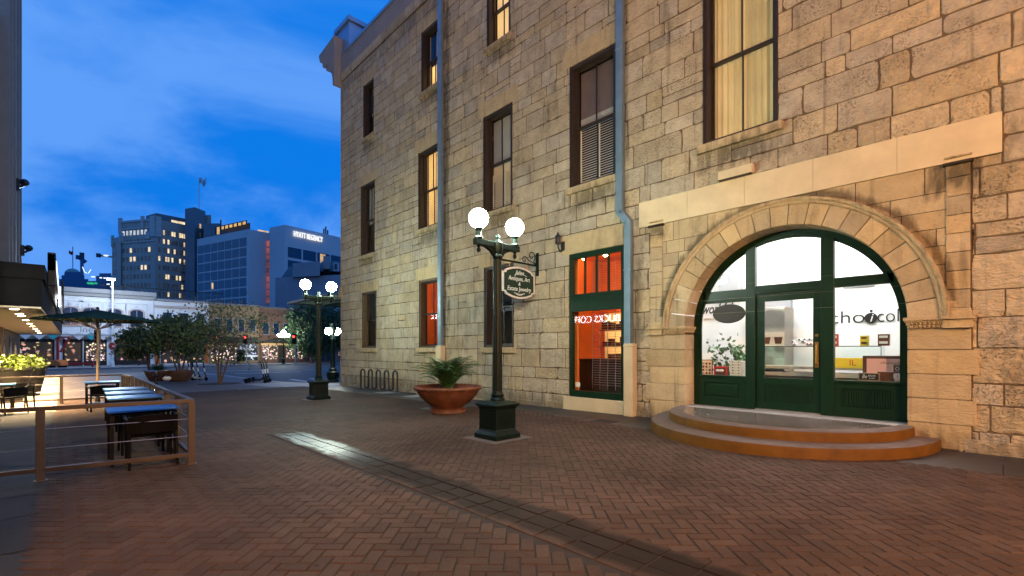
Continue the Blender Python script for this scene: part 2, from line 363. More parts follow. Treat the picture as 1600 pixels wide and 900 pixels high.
mat('chrome', (.6, .6, .62), .2, .05, 4, metal=1)
mat('brass', (.45, .27, .08), .35, .2, 20, metal=1)
mat('black_plastic', (.003, .003, .004), .55, .15, 10, spec=.15)
mat('white_plastic', (.7, .7, .7), .4, .05, 10)
mat('lime_plastic', (.25, .55, .05), .4, .05, 10)
mat('black_ink', (.006, .005, .005), .5, .1, 10)
mat('sign_white', (.62, .52, .47), .6, .06, 10)
mat('sign_green', (.006, .025, .014), .45, .12, 10)
mat('letter_white', (.75, .74, .70), .5, .04, 10)
mat('oval_dark', (.022, .013, .010), .5, .15, 8)
mat('red_paint', (.42, .03, .02), .45, .15, 5)
mat('orange_paint', (.55, .14, .02), .5, .12, 4)
mat('yellow_paint', (.75, .55, .03), .5, .1, 5)
mat('pink_card', (.75, .42, .38), .6, .06, 6)
mat('magenta_card', (.6, .06, .25), .6, .1, 10)
mat('cream_card', (.72, .66, .56), .6, .05, 8)
mat('brown_card', (.09, .035, .02), .55, .2, 12)
mat('red_ribbon', (.5, .02, .02), .4, .1, 8)
mat('navy_ink', (.02, .03, .16), .5, .1, 10)
mat('counter_stone', (.42, .36, .29), .3, .25, 5)
mat('counter_dark', (.05, .038, .03), .45, .2, 5)
mat('orange_wall', (.76, .20, .04), .6, .08, 1.5)
mat('tower_brick', (.50, .35, .28), .8, .12, .3, tone=.1)
mat('tower_trim', (.58, .46, .40), .8, .12, .4)
mat('tower_core', (.14, .15, .17), .6, .1, .3)
mat('hotel_concrete', (.54, .49, .48), .75, .07, .08)
mat('old_hall', (.22, .23, .25), .8, .16, .25)
mat('dark_roof', (.02, .035, .05), .6, .2, .5)
mat('dark_glass', (.014, .035, .075), .12, .3, .2, spec=.6)
mat('tan_brick', (.36, .24, .13), .8, .16, 3, tone=.1)
mat('red_brick', (.24, .125, .085), .8, .2, 3, tone=.1)
mat('far_dusk_blue', (.05, .12, .22), .9, .1, .05)  # dusk and distance tint put into the colour of the far skyline
mat('copper_dome', (.16, .26, .24), .6, .15, .2)
mat('teal_cloth', (.03, .33, .37), .8, .1, 3)
mat('white_cloth', (.6, .62, .65), .8, .06, 3)
mat('bark', (.10, .065, .045), .85, .35, 14, .4, 40)
mat('leaf_dark', (.03, .072, .024), .6, .2, 3, tone=.55)
mat('leaf_mid', (.055, .10, .028), .6, .2, 3, tone=.5)
mat('leaf_palm', (.04, .10, .025), .5, .2, 6, tone=.5)
mat('leaf_lime', (.055, .085, .006), .5, .2, 6, tone=.4)
mat('leaf_ficus', (.05, .12, .035), .45, .2, 6, tone=.6)
mat('asphalt', (.055, .055, .062), .75, .22, 1.2, .25, 30)
mat('road_paint', (.5, .5, .5), .7, .15, 2)
mat('blind_white', (.6, .56, .48), .6, .06, 6)
mat('pale_slat', (.80, .80, .68), .6, .06, 6)
mat('shadow_room', (.02, .018, .016), .9, .2, 2)
emit('globe', (.82, 1.0, .82), 320)
emit('globe_far', (.95, 1.0, .86), 110)
emit('warm_globe', (1, .62, .28), 60)
emit('led_head', (.9, .96, 1), 60)
emit('downlight', (1, .78, .42), 45)
emit('shop_panel', (.97, .98, 1), 50)
emit('orange_bulb', (1, .55, .2), 190)
emit('sign_led', (.93, .97, 1), 26)
emit('sign_led_dim', (.75, .88, 1), 1.6)
emit('hotel_letters', (.95, .97, 1), 1.0)
emit('green_letters', (.05, 1, .25), 1.2)
emit('red_signal', (1, .02, .015), 14)
emit('lit_window', (1, .80, .48), .85, var=.5, scale=.8)
emit('lit_window_warm', (1, .62, .24), .7, var=.4, scale=.8)
emit('lit_window_white', (.85, .93, 1), .6, var=.4, scale=.8)
emit('dim_window', (.30, .42, .55), .05, base=(.02, .03, .04), var=.5, scale=.5)
emit('red_slot', (1, .22, .10), .22, var=.8, scale=.35)
emit('blind_lit', (1, .62, .20), .75, base=(.5, .4, .25), var=.25, scale=2)
emit('blind_glow', (1, .56, .16), 1.25, base=(.5, .4, .25), var=.25, scale=2)
emit('blind_dim', (1, .62, .30), .16, base=(.5, .4, .25))
emit('curtain_lit', (1, .70, .24), .22, base=(.5, .42, .25), var=.25, scale=1.5)
emit('shelf_glow', (1, .50, .14), 1.3, base=(.5, .3, .1), var=.5, scale=1.2)
emit('warm_strip', (1, .72, .36), 1.1)
glass('pane_glass', (.98, 1, .99), .05)
glass('dark_pane', (.96, .97, .97), .06)
glass('case_glass', (.93, 1, .97), .05)

def display_mat(name, dens, s, hue, thr=.6):
    m, t, b = bsdf(name); L = t.links.new; b.inputs['Base Color'].default_value = (.03, .025, .02, 1); b.inputs['Roughness'].default_value = .3
    tc = N(t, 'ShaderNodeTexCoord'); vo = N(t, 'ShaderNodeTexVoronoi'); L(tc.outputs['Object'], vo.inputs[0]); vo.inputs['Scale'].default_value = dens
    sp = N(t, 'ShaderNodeSeparateColor'); L(vo.outputs['Color'], sp.inputs[0])
    th = N(t, 'ShaderNodeMapRange'); L(sp.outputs[0], th.inputs[0]); th.inputs[1].default_value = thr; th.inputs[2].default_value = 1; th.inputs[3].default_value = .02; th.inputs[4].default_value = s
    mx = N(t, 'ShaderNodeMix', data_type='RGBA'); mx.inputs[0].default_value = .55; L(vo.outputs['Color'], mx.inputs[6]); mx.inputs[7].default_value = (*hue, 1)
    L(mx.outputs[2], b.inputs['Emission Color']); L(th.outputs[0], b.inputs['Emission Strength'])
    return m
display_mat('display_dim', 5.0, 1.1, (1, .55, .35), .80)
display_mat('display_bright', 8.0, 1.9, (1, .82, .62))
display_mat('display_blue', 6.0, 1.6, (.25, .6, 1))

# ------------------------------------------------------------------ ground
def strip_mesh(rows, dz, skirt=0):
    mb = MB(); n = len(rows)
    mb.add([(x, y, g(y) + dz) for y, a, b in rows for x in (a, b)], [(2 * i, 2 * i + 1, 2 * i + 3, 2 * i + 2) for i in range(n - 1)])
    if skirt:
        for k in (0, 1):
            q = [((a, b)[k], y, g(y) + dz) for y, a, b in rows] + [((a, b)[k], y, g(y) + dz - skirt) for y, a, b in rows]
            mb.add(q, [(i, i + 1, n + i + 1, n + i) for i in range(n - 1)])
        y, a, b = rows[-1]; mb.add([(a, y, g(y) + dz), (b, y, g(y) + dz), (b, y, g(y) + dz - skirt), (a, y, g(y) + dz - skirt)], [(0, 1, 2, 3)])
    return mb
struct(strip_mesh([(-400, -900, 900), (0, -900, 900), (5.7, -900, 900), (27, -900, 900), (1500, -1500, 1500)], -.13).build('road', M['asphalt'], fix=False))
PL = [(-40, -60, 40), (0, -60, 40), (5.7, -60, 40), (22.3, -60, 40), (22.4, -60, 11.6), (23.3, -60, 10.2), (25, -60, 9.2), (27, -60, 8.6), (29.2, -60, 8.3), (36, -60, 8.0), (42.3, -60, 7.6), (44.5, -60, 7.0), (45.6, -60, 6.0), (46, -60, 4.5)]
m, t, b = bsdf('plaza_pavers')
def paver_nodes(t, b, c1, c2, cm, sx, sy, rough, rot=0):
    L = t.links.new; tc = N(t, 'ShaderNodeTexCoord'); mp = N(t, 'ShaderNodeMapping'); L(tc.outputs['Object'], mp.inputs[0]); mp.inputs[2].default_value = (0, 0, R(rot))
    br = N(t, 'ShaderNodeTexBrick'); L(mp.outputs[0], br.inputs[0]); br.inputs['Color1'].default_value = (*c1, 1); br.inputs['Color2'].default_value = (*c2, 1); br.inputs['Mortar'].default_value = (*cm, 1)
    br.inputs['Scale'].default_value = 1; br.inputs['Brick Width'].default_value = sx; br.inputs['Row Height'].default_value = sy; br.inputs['Mortar Size'].default_value = .006
    nz = N(t, 'ShaderNodeTexNoise'); L(tc.outputs['Object'], nz.inputs[0]); nz.inputs['Scale'].default_value = .7; nz.inputs['Detail'].default_value = 8
    mr = N(t, 'ShaderNodeMapRange'); L(nz.outputs[0], mr.inputs[0]); mr.inputs[1].default_value = .3; mr.inputs[2].default_value = .7; mr.inputs[3].default_value = .72; mr.inputs[4].default_value = 1.2
    s = N(t, 'ShaderNodeVectorMath', operation='SCALE'); L(br.outputs[0], s.inputs[0]); L(mr.outputs[0], s.inputs['Scale']); L(s.outputs[0], b.inputs['Base Color'])
    b.inputs['Roughness'].default_value = rough
    bp = N(t, 'ShaderNodeBump'); bp.inputs['Strength'].default_value = .5; bp.inputs['Distance'].default_value = .004; bp.invert = True
    L(br.outputs['Fac'], bp.inputs['Height']); L(bp.outputs[0], b.inputs['Normal'])
paver_nodes(t, b, (.085, .066, .062), (.11, .088, .082), (.05, .042, .04), .6, .3, .6, 0)
struct(strip_mesh(PL, -.012, .14).build('plaza', M['plaza_pavers'], fix=False))
# kerb along the street edge of the plaza
kb = MB()
ke = [(b_, y) for y, a_, b_ in PL[4:]]
for (xa, ya), (xb, yb) in zip(ke, ke[1:]):
    n = Vector((yb - ya, -(xb - xa))).normalized()
    q = [(xa - n.x * .3, ya - n.y * .3, g(ya) + .004), (xa + n.x * .02, ya + n.y * .02, g(ya) + .004), (xb + n.x * .02, yb + n.y * .02, g(yb) + .004), (xb - n.x * .3, yb - n.y * .3, g(yb) + .004)]
    kb.add(q + [(p[0], p[1], p[2] - .13) for p in q], [(0, 1, 2, 3), (1, 5, 6, 2), (0, 3, 7, 4)])
struct(kb.build('kerb', M['pale_concrete'], fix=False))
# pale concrete crossing landing beside the stone building
struct(strip_mesh([(21.8, 8.2, 12.5), (22.35, 7.6, 11.5), (23.3, 6.9, 9.9), (24.8, 6.7, 8.9), (26.6, 6.6, 8.35)], -.004).build('crossing_landing', M['pale_concrete'], fix=False))
mk = MB()
for x0, x1, y0, y1 in [(10.2, 10.5, 27, 31), (11.4, 11.7, 26.5, 31), (9.6, 14.5, 41, 41.35), (9.4, 13.5, 46.6, 46.95), (16, 22, 37, 37.2), (16, 24, 44.4, 44.6)]:
    mk.add([(x0, y0, -.4062), (x1, y0, -.4062), (x1, y1, -.4062), (x0, y1, -.4062)], [(0, 1, 2, 3)])
struct(mk.build('road_markings', M['road_paint'], fix=False))
struct(strip_mesh([(60.2, -80, 90), (80, -80, 90)], .0, .14).build('far_sidewalk', M['concrete'], fix=False))
fk = MB(); fk.box(-80, 90, 60.0, 60.2, -.4, -.27); struct(fk.build('far_kerb', M['pale_concrete']))

# herringbone brick field, every paver a small chamfered brick
def brick_material():
    m, t, b = bsdf('brick_paver'); L = t.links.new
    tc = N(t, 'ShaderNodeTexCoord'); geo = N(t, 'ShaderNodeNewGeometry'); P = geo.outputs['Position']
    at = N(t, 'ShaderNodeAttribute', attribute_name='tone')
    hue = N(t, 'ShaderNodeMix', data_type='RGBA'); L(at.outputs['Fac'], hue.inputs[0]); hue.inputs[6].default_value = (.058, .035, .0245, 1); hue.inputs[7].default_value = (.081, .051, .037, 1)
    n1 = N(t, 'ShaderNodeTexNoise'); L(P, n1.inputs[0]); n1.inputs['Scale'].default_value = .55; n1.inputs['Detail'].default_value = 7; n1.inputs['Roughness'].default_value = .62
    r1 = N(t, 'ShaderNodeMapRange'); L(n1.outputs[0], r1.inputs[0]); r1.inputs[1].default_value = .3; r1.inputs[2].default_value = .7; r1.inputs[3].default_value = .62; r1.inputs[4].default_value = 1.36
    n2 = N(t, 'ShaderNodeTexNoise'); L(P, n2.inputs[0]); n2.inputs['Scale'].default_value = 130; n2.inputs['Detail'].default_value = 2
    r2 = N(t, 'ShaderNodeMapRange'); L(n2.outputs[0], r2.inputs[0]); r2.inputs[1].default_value = .3; r2.inputs[2].default_value = .7; r2.inputs[3].default_value = .72; r2.inputs[4].default_value = 1.3
    ml = N(t, 'ShaderNodeMath', operation='MULTIPLY'); L(r1.outputs[0], ml.inputs[0]); L(r2.outputs[0], ml.inputs[1])
    # chewing-gum spots
    vo = N(t, 'ShaderNodeTexVoronoi'); L(P, vo.inputs[0]); vo.inputs['Scale'].default_value = 2.4
    gs = N(t, 'ShaderNodeMapRange'); L(vo.outputs['Distance'], gs.inputs[0]); gs.inputs[1].default_value = .035; gs.inputs[2].default_value = .06; gs.inputs[3].default_value = .45; gs.inputs[4].default_value = 1
    m2 = N(t, 'ShaderNodeMath', operation='MULTIPLY'); L(ml.outputs[0], m2.inputs[0]); L(gs.outputs[0], m2.inputs[1])
    # wet run along the gutter: |x - 3| plus a wandering edge
    sp = N(t, 'ShaderNodeSeparateXYZ'); L(P, sp.inputs[0])
    a1 = N(t, 'ShaderNodeMath', operation='SUBTRACT'); L(sp.outputs[0], a1.inputs[0]); a1.inputs[1].default_value = 3.02
    a2 = N(t, 'ShaderNodeMath', operation='ABSOLUTE'); L(a1.outputs[0], a2.inputs[0])
    n3 = N(t, 'ShaderNodeTexNoise'); L(P, n3.inputs[0]); n3.inputs['Scale'].default_value = 2.3; n3.inputs['Detail'].default_value = 6
    a3 = N(t, 'ShaderNodeMath', operation='MULTIPLY_ADD'); L(n3.outputs[0], a3.inputs[0]); a3.inputs[1].default_value = -.36; L(a2.outputs[0], a3.inputs[2])
    wet = N(t, 'ShaderNodeMapRange'); L(a3.outputs[0], wet.inputs[0]); wet.inputs[1].default_value = .02; wet.inputs[2].default_value = .10; wet.inputs[3].default_value = 1; wet.inputs[4].default_value = 0
    yl = N(t, 'ShaderNodeMapRange'); L(sp.outputs[1], yl.inputs[0]); yl.inputs[1].default_value = 9.6; yl.inputs[2].default_value = 8.6
    wm = N(t, 'ShaderNodeMath', operation='MULTIPLY'); L(wet.outputs[0], wm.inputs[0]); L(yl.outputs[0], wm.inputs[1])
    dk = N(t, 'ShaderNodeMapRange'); L(wm.outputs[0], dk.inputs[0]); dk.inputs[3].default_value = 1; dk.inputs[4].default_value = .34
    m3 = N(t, 'ShaderNodeMath', operation='MULTIPLY'); L(m2.outputs[0], m3.inputs[0]); L(dk.outputs[0], m3.inputs[1])
    s = N(t, 'ShaderNodeVectorMath', operation='SCALE'); L(hue.outputs[2], s.inputs[0]); L(m3.outputs[0], s.inputs['Scale']); L(s.outputs[0], b.inputs['Base Color'])
    # standing wet only at the head of the run, elsewhere just damp and dark
    hd_ = N(t, 'ShaderNodeMapRange'); L(sp.outputs[1], hd_.inputs[0]); hd_.inputs[1].default_value = 5.6; hd_.inputs[2].default_value = 7.0
    hm_ = N(t, 'ShaderNodeMath', operation='MULTIPLY'); L(hd_.outputs[0], hm_.inputs[0]); L(wm.outputs[0], hm_.inputs[1])
    rg = N(t, 'ShaderNodeMapRange'); L(hm_.outputs[0], rg.inputs[0]); rg.inputs[3].default_value = .75; rg.inputs[4].default_value = .30; L(rg.outputs[0], b.inputs['Roughness'])
    spw = N(t, 'ShaderNodeMapRange'); L(hm_.outputs[0], spw.inputs[0]); spw.inputs[3].default_value = .12; spw.inputs[4].default_value = .19; L(spw.outputs[0], b.inputs['Specular IOR Level'])
    bp = N(t, 'ShaderNodeBump'); bp.inputs['Strength'].default_value = .35; bp.inputs['Distance'].default_value = .004; L(n2.outputs[0], bp.inputs['Height']); L(bp.outputs[0], b.inputs['Normal'])
    return m
brick_material()
mat('joint_sand', (.016, .012, .010), .9, .3, 6)
def herringbone():
    mb = MB(); p = .112; c = math.cos(R(45)); rnd = random.Random(3)
    def inside(x, y):
        if x < -.12 or x > 8.75 or y < -3 or y > 22.4: return False
        if x > 8.02 + .55 * max(0, 1 - abs(y - 8.3) / 2.2): return False
        if abs(x - 3.02) < .30 and y < 9.3: return False
        if abs(x - 5.42) < .44 and abs(y - 6.02) < .44: return False
        if abs(x - 6.01) < .42 and abs(y - 15.4) < .42: return False
        if abs(x - 7.35) < .5 and abs(y - 10.35) < .42: return False
        if ((x - 9.5) / 2.4) ** 2 + ((y - 2.8) / 2.15) ** 2 < 1: return False
        return True
    for a in range(-60, 290):
        for b_ in range(-180, 200):
            d = (a - b_) % 4
            if d == 0: du, dv = 2, 1
            elif d == 3: du, dv = 1, 2
            else: continue
            u = (a + du / 2) * p; v = (b_ + dv / 2) * p
            x, y = (u - v) * c, (u + v) * c - 6
            if not inside(x, y): continue
            e = .0028 + rnd.random() * .0026; hu, hv = du * p / 2 - e, dv * p / 2 - e; z = g(y) + (rnd.random() - .5) * .004
            tilt = [(rnd.random() - .5) * .003 for _ in range(4)]; q = []
            for k, (h, dz) in enumerate(((0, -.012), (.005, 0))):
                for j, (i1, i2) in enumerate(((-1, -1), (1, -1), (1, 1), (-1, 1))):
                    U, V = u + i1 * (hu - h), v + i2 * (hv - h); q.append(((U - V) * c, (U + V) * c - 6, z + dz + tilt[j] * k))
            fs = [(4, 5, 6, 7)]
            if y < 11: fs += [(0, 1, 5, 4), (1, 2, 6, 5), (2, 3, 7, 6), (3, 0, 4, 7)]
            mb.add(q, fs, 0, rnd.random())
    return mb
struct(herringbone().build('brick_paving', M['brick_paver'], fix=False))
struct(strip_mesh([(-3, -.12, 8.75), (0, -.12, 8.75), (5.7, -.12, 8.75), (22.4, -.12, 8.75)], -.0085).build('paving_bed', M['joint_sand'], fix=False))
# stack-bond gutter, three rows of pavers set a little low
gm = MB(); rn = random.Random(5); y = -2.5
while y < 9.2:
    for k in range(3):
        x = 2.72 + k * .2; e = .010; z0 = g(y) - (.000, .003, .000)[k]; j = [(rn.random() - .5) * .008 for _ in range(4)]
        q = [(x + e, y + e, z0 + j[0]), (x + .2 - e, y + e, z0 + j[1]), (x + .2 - e, y + .3 - e, z0 + j[2]), (x + e, y + .3 - e, z0 + j[3])]
        q2 = [(p[0] + (-.006, .006, .006, -.006)[i], p[1] + (-.006, -.006, .006, .006)[i], p[2] - .012) for i, p in enumerate(q)]; gm.add(q + q2, [(0, 1, 2, 3), (0, 4, 5, 1), (1, 5, 6, 2), (2, 6, 7, 3), (3, 7, 4, 0)], 0, rn.random() * .6)
    y += .3
struct(gm.build('gutter', M['brick_paver'], fix=False))
# flagstones of the cafe terrace
fl = MB(); rf = random.Random(11); y = -3.0
while y < 23:
    d = rf.choice((.9, 1.1, 1.3)); x = -.14
    while x > -6:
        w_ = rf.uniform(.8, 1.7); e = .008; j = (rf.random() - .5) * .006
        fl.add([(x - w_ + e, y + e, g(y + e) + j - .003), (x - e, y + e, g(y + e) + j - .003), (x - e, y + d - e, g(y + d) + j - .003), (x - w_ + e, y + d - e, g(y + d) + j - .003)], [(0, 1, 2, 3)], 0, rf.random()); x -= w_
    y += d
struct(fl.build('terrace_paving', M['flagstone'], fix=False))
# slate strip along the foot of the wall
sl_ = MB(); y = -4.0
while y < 21.6:
    d = rf.uniform(.6, 1.1)
    xs = [7.9, 8.75, 9.5] if rf.random() < .6 else [7.9, 8.5, 9.5]
    if abs(y - 8.2) < 2.0: xs[0] = 8.0
    for xa, xb in zip(xs, xs[1:]):
        e = .007; j = (rf.random() - .5) * .006
        sl_.add([(xa + e, y + e, g(y) - .0055 + j), (xb - e, y + e, g(y) - .0055 + j), (xb - e, y + d - e, g(y + d) - .0055 + j), (xa + e, y + d - e, g(y + d) - .0055 + j)], [(0, 1, 2, 3)], 0, rf.random())
    y += d
struct(sl_.build('sidewalk', M['slate'], fix=False))
# concrete pads under the lamps and round the manhole
def pad(cx, cy, hx, hy, name='concrete_pad'):
    struct(MB().add([(cx - hx, cy - hy, g(cy - hy) + .004), (cx + hx, cy - hy, g(cy - hy) + .004), (cx + hx, cy + hy, g(cy + hy) + .004), (cx - hx, cy + hy, g(cy + hy) + .004)], [(0, 1, 2, 3)]).build(name, M['pad_concrete'], fix=False))
pad(5.42, 6.02, .44, .44); pad(6.01, 15.4, .42, .42); pad(7.35, 10.35, .52, .44)
struct(MB().add([(8.4, 13.6, g(13.6) + .005), (9.2, 13.6, g(13.6) + .005), (9.2, 14.3, g(14.3) + .005), (8.4, 14.3, g(14.3) + .005)], [(0, 1, 2, 3)]).build('concrete_pad', M['pale_concrete'], fix=False))
struct(MB().add([(8.5, 15.7, g(15.7) + .005), (9.2, 15.7, g(15.7) + .005), (9.2, 16.5, g(16.5) + .005), (8.5, 16.5, g(16.5) + .005)], [(0, 1, 2, 3)]).build('concrete_pad', M['pale_concrete'], fix=False))

# ------------------------------------------------------------------ the stone building
BZ = -.35; TOP = 15.42; Y0, Y1 = -7.0, 21.7
bld = thing('stone_building', 'three storey pale limestone building with arched green shopfront at street level', 'building', (16.5, 7.3, -.2))
YC, ZS, RI, RO = 2.79, 1.94, 1.80, 2.30
TH = W + .40     # plane of the shopfront
WIN = {}
OPEN = [(.28, 5.42, BZ - 1, 4.25), (6.10, 7.76, .27, 3.95)]
wins = [ # y0, y1, z0, z1, frame, filling
 (18.18, 19.46, 1.55, 3.97, 'ochre_wood', 'dark'), (13.56, 14.88, 1.55, 4.03, 'ochre_wood', 'open'), (9.85, 11.17, 1.55, 4.04, 'dark_wood', 'dark'),
 (18.32, 19.58, 5.60, 8.69, 'dark_wood', 'shade'), (13.56, 14.92, 5.90, 8.76, 'dark_wood', 'louvre'), (9.9, 11.2, 5.72, 8.76, 'dark_wood', 'half'), (6.33, 7.73, 5.66, 8.82, 'dark_wood', 'white_louvre'), (2.83, 4.22, 5.68, 9.05, 'dark_wood', 'curtain'),
 (18.42, 19.34, 10.7, 13.06, 'dark_wood', 'shade'), (13.64, 14.72, 10.88, 13.14, 'dark_wood', 'lower_lit'), (9.99, 11.03, 10.82, 13.1, 'dark_wood', 'curtain_lit'), (6.4, 7.6, 10.82, 13.1, 'dark_wood', 'shade'), (2.9, 4.1, 10.82, 13.1, 'dark_wood', 'shade')]
for w_ in wins: OPEN.append(w_[:4])
BAND = (-.03, 5.69, 4.25, 4.82)
def subtract(rects, o):
    out = []
    for a, b_, c, d in rects:
        y0, y1, z0, z1 = o
        if b_ <= y0 or a >= y1 or d <= z0 or c >= z1: out.append((a, b_, c, d)); continue
        if a < y0: out.append((a, y0, c, d))
        if b_ > y1: out.append((y1, b_, c, d))
        A, B = max(a, y0), min(b_, y1)
        if c < z0: out.append((A, B, c, z0))
        if d > z1: out.append((A, B, z1, d))
    return out
def course_blocks(ya, yb, za, zb, openings, rnd, hs=(.25, .52), ws=(.36, 1.2)):
    out = []; z = za
    while z < zb - .01:
        h = rnd.uniform(*hs)
        if z + h > zb - .2: h = zb - z
        y = ya - rnd.random() * .5
        while y < yb:
            w_ = rnd.uniform(*ws) * (1 if h > .36 else .8)
            r = [(max(y, ya), min(y + w_, yb), z, z + h)]
            if rnd.random() < .13 and h > .4:      # a tall course split in two
                k = z + h * rnd.uniform(.4, .6); r = [(r[0][0], r[0][1], z, k), (r[0][0], r[0][1], k, z + h)]
            for o in openings: r = subtract(r, o)
            out += [q for q in r if q[1] - q[0] > .025 and q[3] - q[2] > .025]
            y += w_
        z += h
    return out
def lay(mb, blocks, fn, rnd, joint=.0035, cham=.008, rough=1.0):
    for a, b_, c, d in blocks:
        j = joint * rnd.uniform(.6, 1.9); o = rnd.uniform(-.007, .004) * rough
        e = min(cham * rnd.uniform(.7, 1.8), (b_ - a) / 5, (d - c) / 5); lim = min((b_ - a) / 4, (d - c) / 4)
        ring = []
        corners = ((a, c, 1, 1), (b_, c, -1, 1), (b_, d, -1, -1), (a, d, 1, -1))
        for i, (u, v, su, sv) in enumerate(corners):
            if rnd.random() < .42 * rough:       # spalled corner, bare mortar behind
                s1, s2 = min(lim, rnd.uniform(.012, .14)), min(lim, rnd.uniform(.012, .07))
                if rnd.random() < .5: s1, s2 = s2, s1
                p1, p2 = (su * s1, 0), (0, sv * s2); mdl = (su * s1 * .35, sv * s2 * .35)
                ring += [(u + q[0], v + q[1], su, sv) for q in ((p2, mdl, p1) if i in (0, 2) else (p1, mdl, p2))]
            else: ring.append((u + su * rnd.random() * .004, v + sv * rnd.random() * .004, su, sv))
            u2, v2, tu, tv = corners[(i + 1) % 4]; L_ = abs(u2 - u) + abs(v2 - v); K = int(L_ / .22)
            for k in range(1, K):                # slightly wandering arris
                t_ = (k + rnd.uniform(-.25, .25)) / K; w_ = rnd.random() ** 3 * .024 * rough; nu, nv = ((0, 1), (-1, 0), (0, -1), (1, 0))[i]
                if .22 < t_ < .78: ring.append((u + (u2 - u) * t_ + nu * w_, v + (v2 - v) * t_ + nv * w_, nu, nv))
        n = len(ring); q = [fn(u + su * j, v + sv * j, .012) for u, v, su, sv in ring] + [fn(u + su * (j + e), v + sv * (j + e), o) for u, v, su, sv in ring]
        tn = min(1, max(0, rnd.gauss(.55, .24)))
        mb.add(q, [tuple(range(n, 2 * n))] + [(k, (k + 1) % n, n + (k + 1) % n, n + k) for k in range(n)], 0, tn)
west = lambda u, v, x: (W + x, u, v)
rs = random.Random(21)
wall = MB()
lay(wall, course_blocks(Y0, Y1, BZ, 14.15, OPEN + [BAND], rs), west, rs)
north = lambda u, v, x: (u, Y1 - x, v)
lay(wall, course_blocks(W, 24, BZ, 14.15, [], rs), north, rs)
cells = [(Y0, Y1, BZ, 14.2)]
for o in OPEN: cells = subtract(cells, o)
for a, b_, c, d in cells: wall.add([(W + .008, a, c), (W + .008, b_, c), (W + .008, b_, d), (W + .008, a, d)], [(0, 1, 2, 3)], 1)
wall.box(W + .3, 24, Y1 - .35, Y1 - .008, BZ, 14.2, 1)
wall.box(W + .3, 24, Y0, Y0 + .3, BZ, 14.2, 1); wall.box(23.7, 24, Y0 + .3, Y1 - .35, BZ, 14.2, 1)
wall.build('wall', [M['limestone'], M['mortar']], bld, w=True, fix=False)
# rough projecting footing course
for a, b_ in ((Y0, .42), (5.5, 6.0), (7.9, 21.7)):
    y = a; ft = MB()
    while y < b_ - .05:
        d = min(rs.uniform(.5, 1.1), b_ - y); top = g(y) + rs.uniform(.12, .2)
        lay(ft, [(y, y + d, BZ, top)], lambda u, v, x: (W - .035 + x, u, v), rs)
        ft.add([(W - .03, y, top - .012), (W + .01, y, top - .012), (W + .01, y + d, top - .012), (W - .03, y + d, top - .012)], [(0, 1, 2, 3)], 0, .5); y += d
    ft.build('footing', M['limestone'], bld, w=True, fix=False)
# frieze, parapet, coping, roof
pa = MB(); pa.box(W - .02, W + .4, Y0, Y1, 14.2, TOP - .06); pa.build('parapet', M['parapet'], bld, w=True)
fr = MB(); y = Y0
while y < Y1:
    fr.box(W - .045, W - .021, y + .004, min(y + 1.9, Y1) - .004, 14.16, 14.55, 0, rs.random()); y += 1.9
fr.build('frieze', M['dressed_limestone'], bld, w=True, bevel=.006)
cp = MB(); cp.box(W - .07, W + .5, Y0, Y1 - .5, TOP - .06, TOP + .06); cp.build('coping', M['coping_metal'], bld, w=True)
MB().box(W + .4, 24, Y0, Y1, 14.6, 14.8).build('roof', M['dark_roof'], bld, w=True)
prof = [(21.6, 13.9), (21.78, 13.95), (21.82, 14.5), (21.98, 14.62), (22.12, 14.95), (22.5, 15.25), (22.95, 15.3), (23.0, 15.55), (23.3, 15.7), (23.42, 16.0), (23.42, 16.1), (21.6, 16.25)]
cn = MB(); cn.prism(prof, lambda u, v, d: (d, u, v), 9.15, 24)
for k in range(5): x = 9.3 + k * 3; cn.prism([(21.7, 14.2), (21.9, 14.3), (22.05, 14.7), (22.6, 15.0), (22.75, 15.27), (21.7, 15.27)], lambda u, v, d: (d, u, v), x - .1, x + .35)
cn.build('cornice', M['parapet'], bld, w=True, bevel=.012)
pb = MB(); pb.box(9.55, 10.6, 20.9, 22.3, 15.4, 16.75); pb.box(9.47, 10.68, 20.8, 22.42, 16.75, 16.98); pb.build('parapet_block', M['coping_metal'], bld, w=True, bevel=.02)
qn = MB(); qn.box(W - .05, W + .3, 21.45, 21.86, 3.95, 4.25); qn.box(W - .03, W + .3, 21.5, 21.8, 4.25, 4.5); qn.build('corner_moulding', M['dressed_limestone'], bld, w=True, bevel=.02)

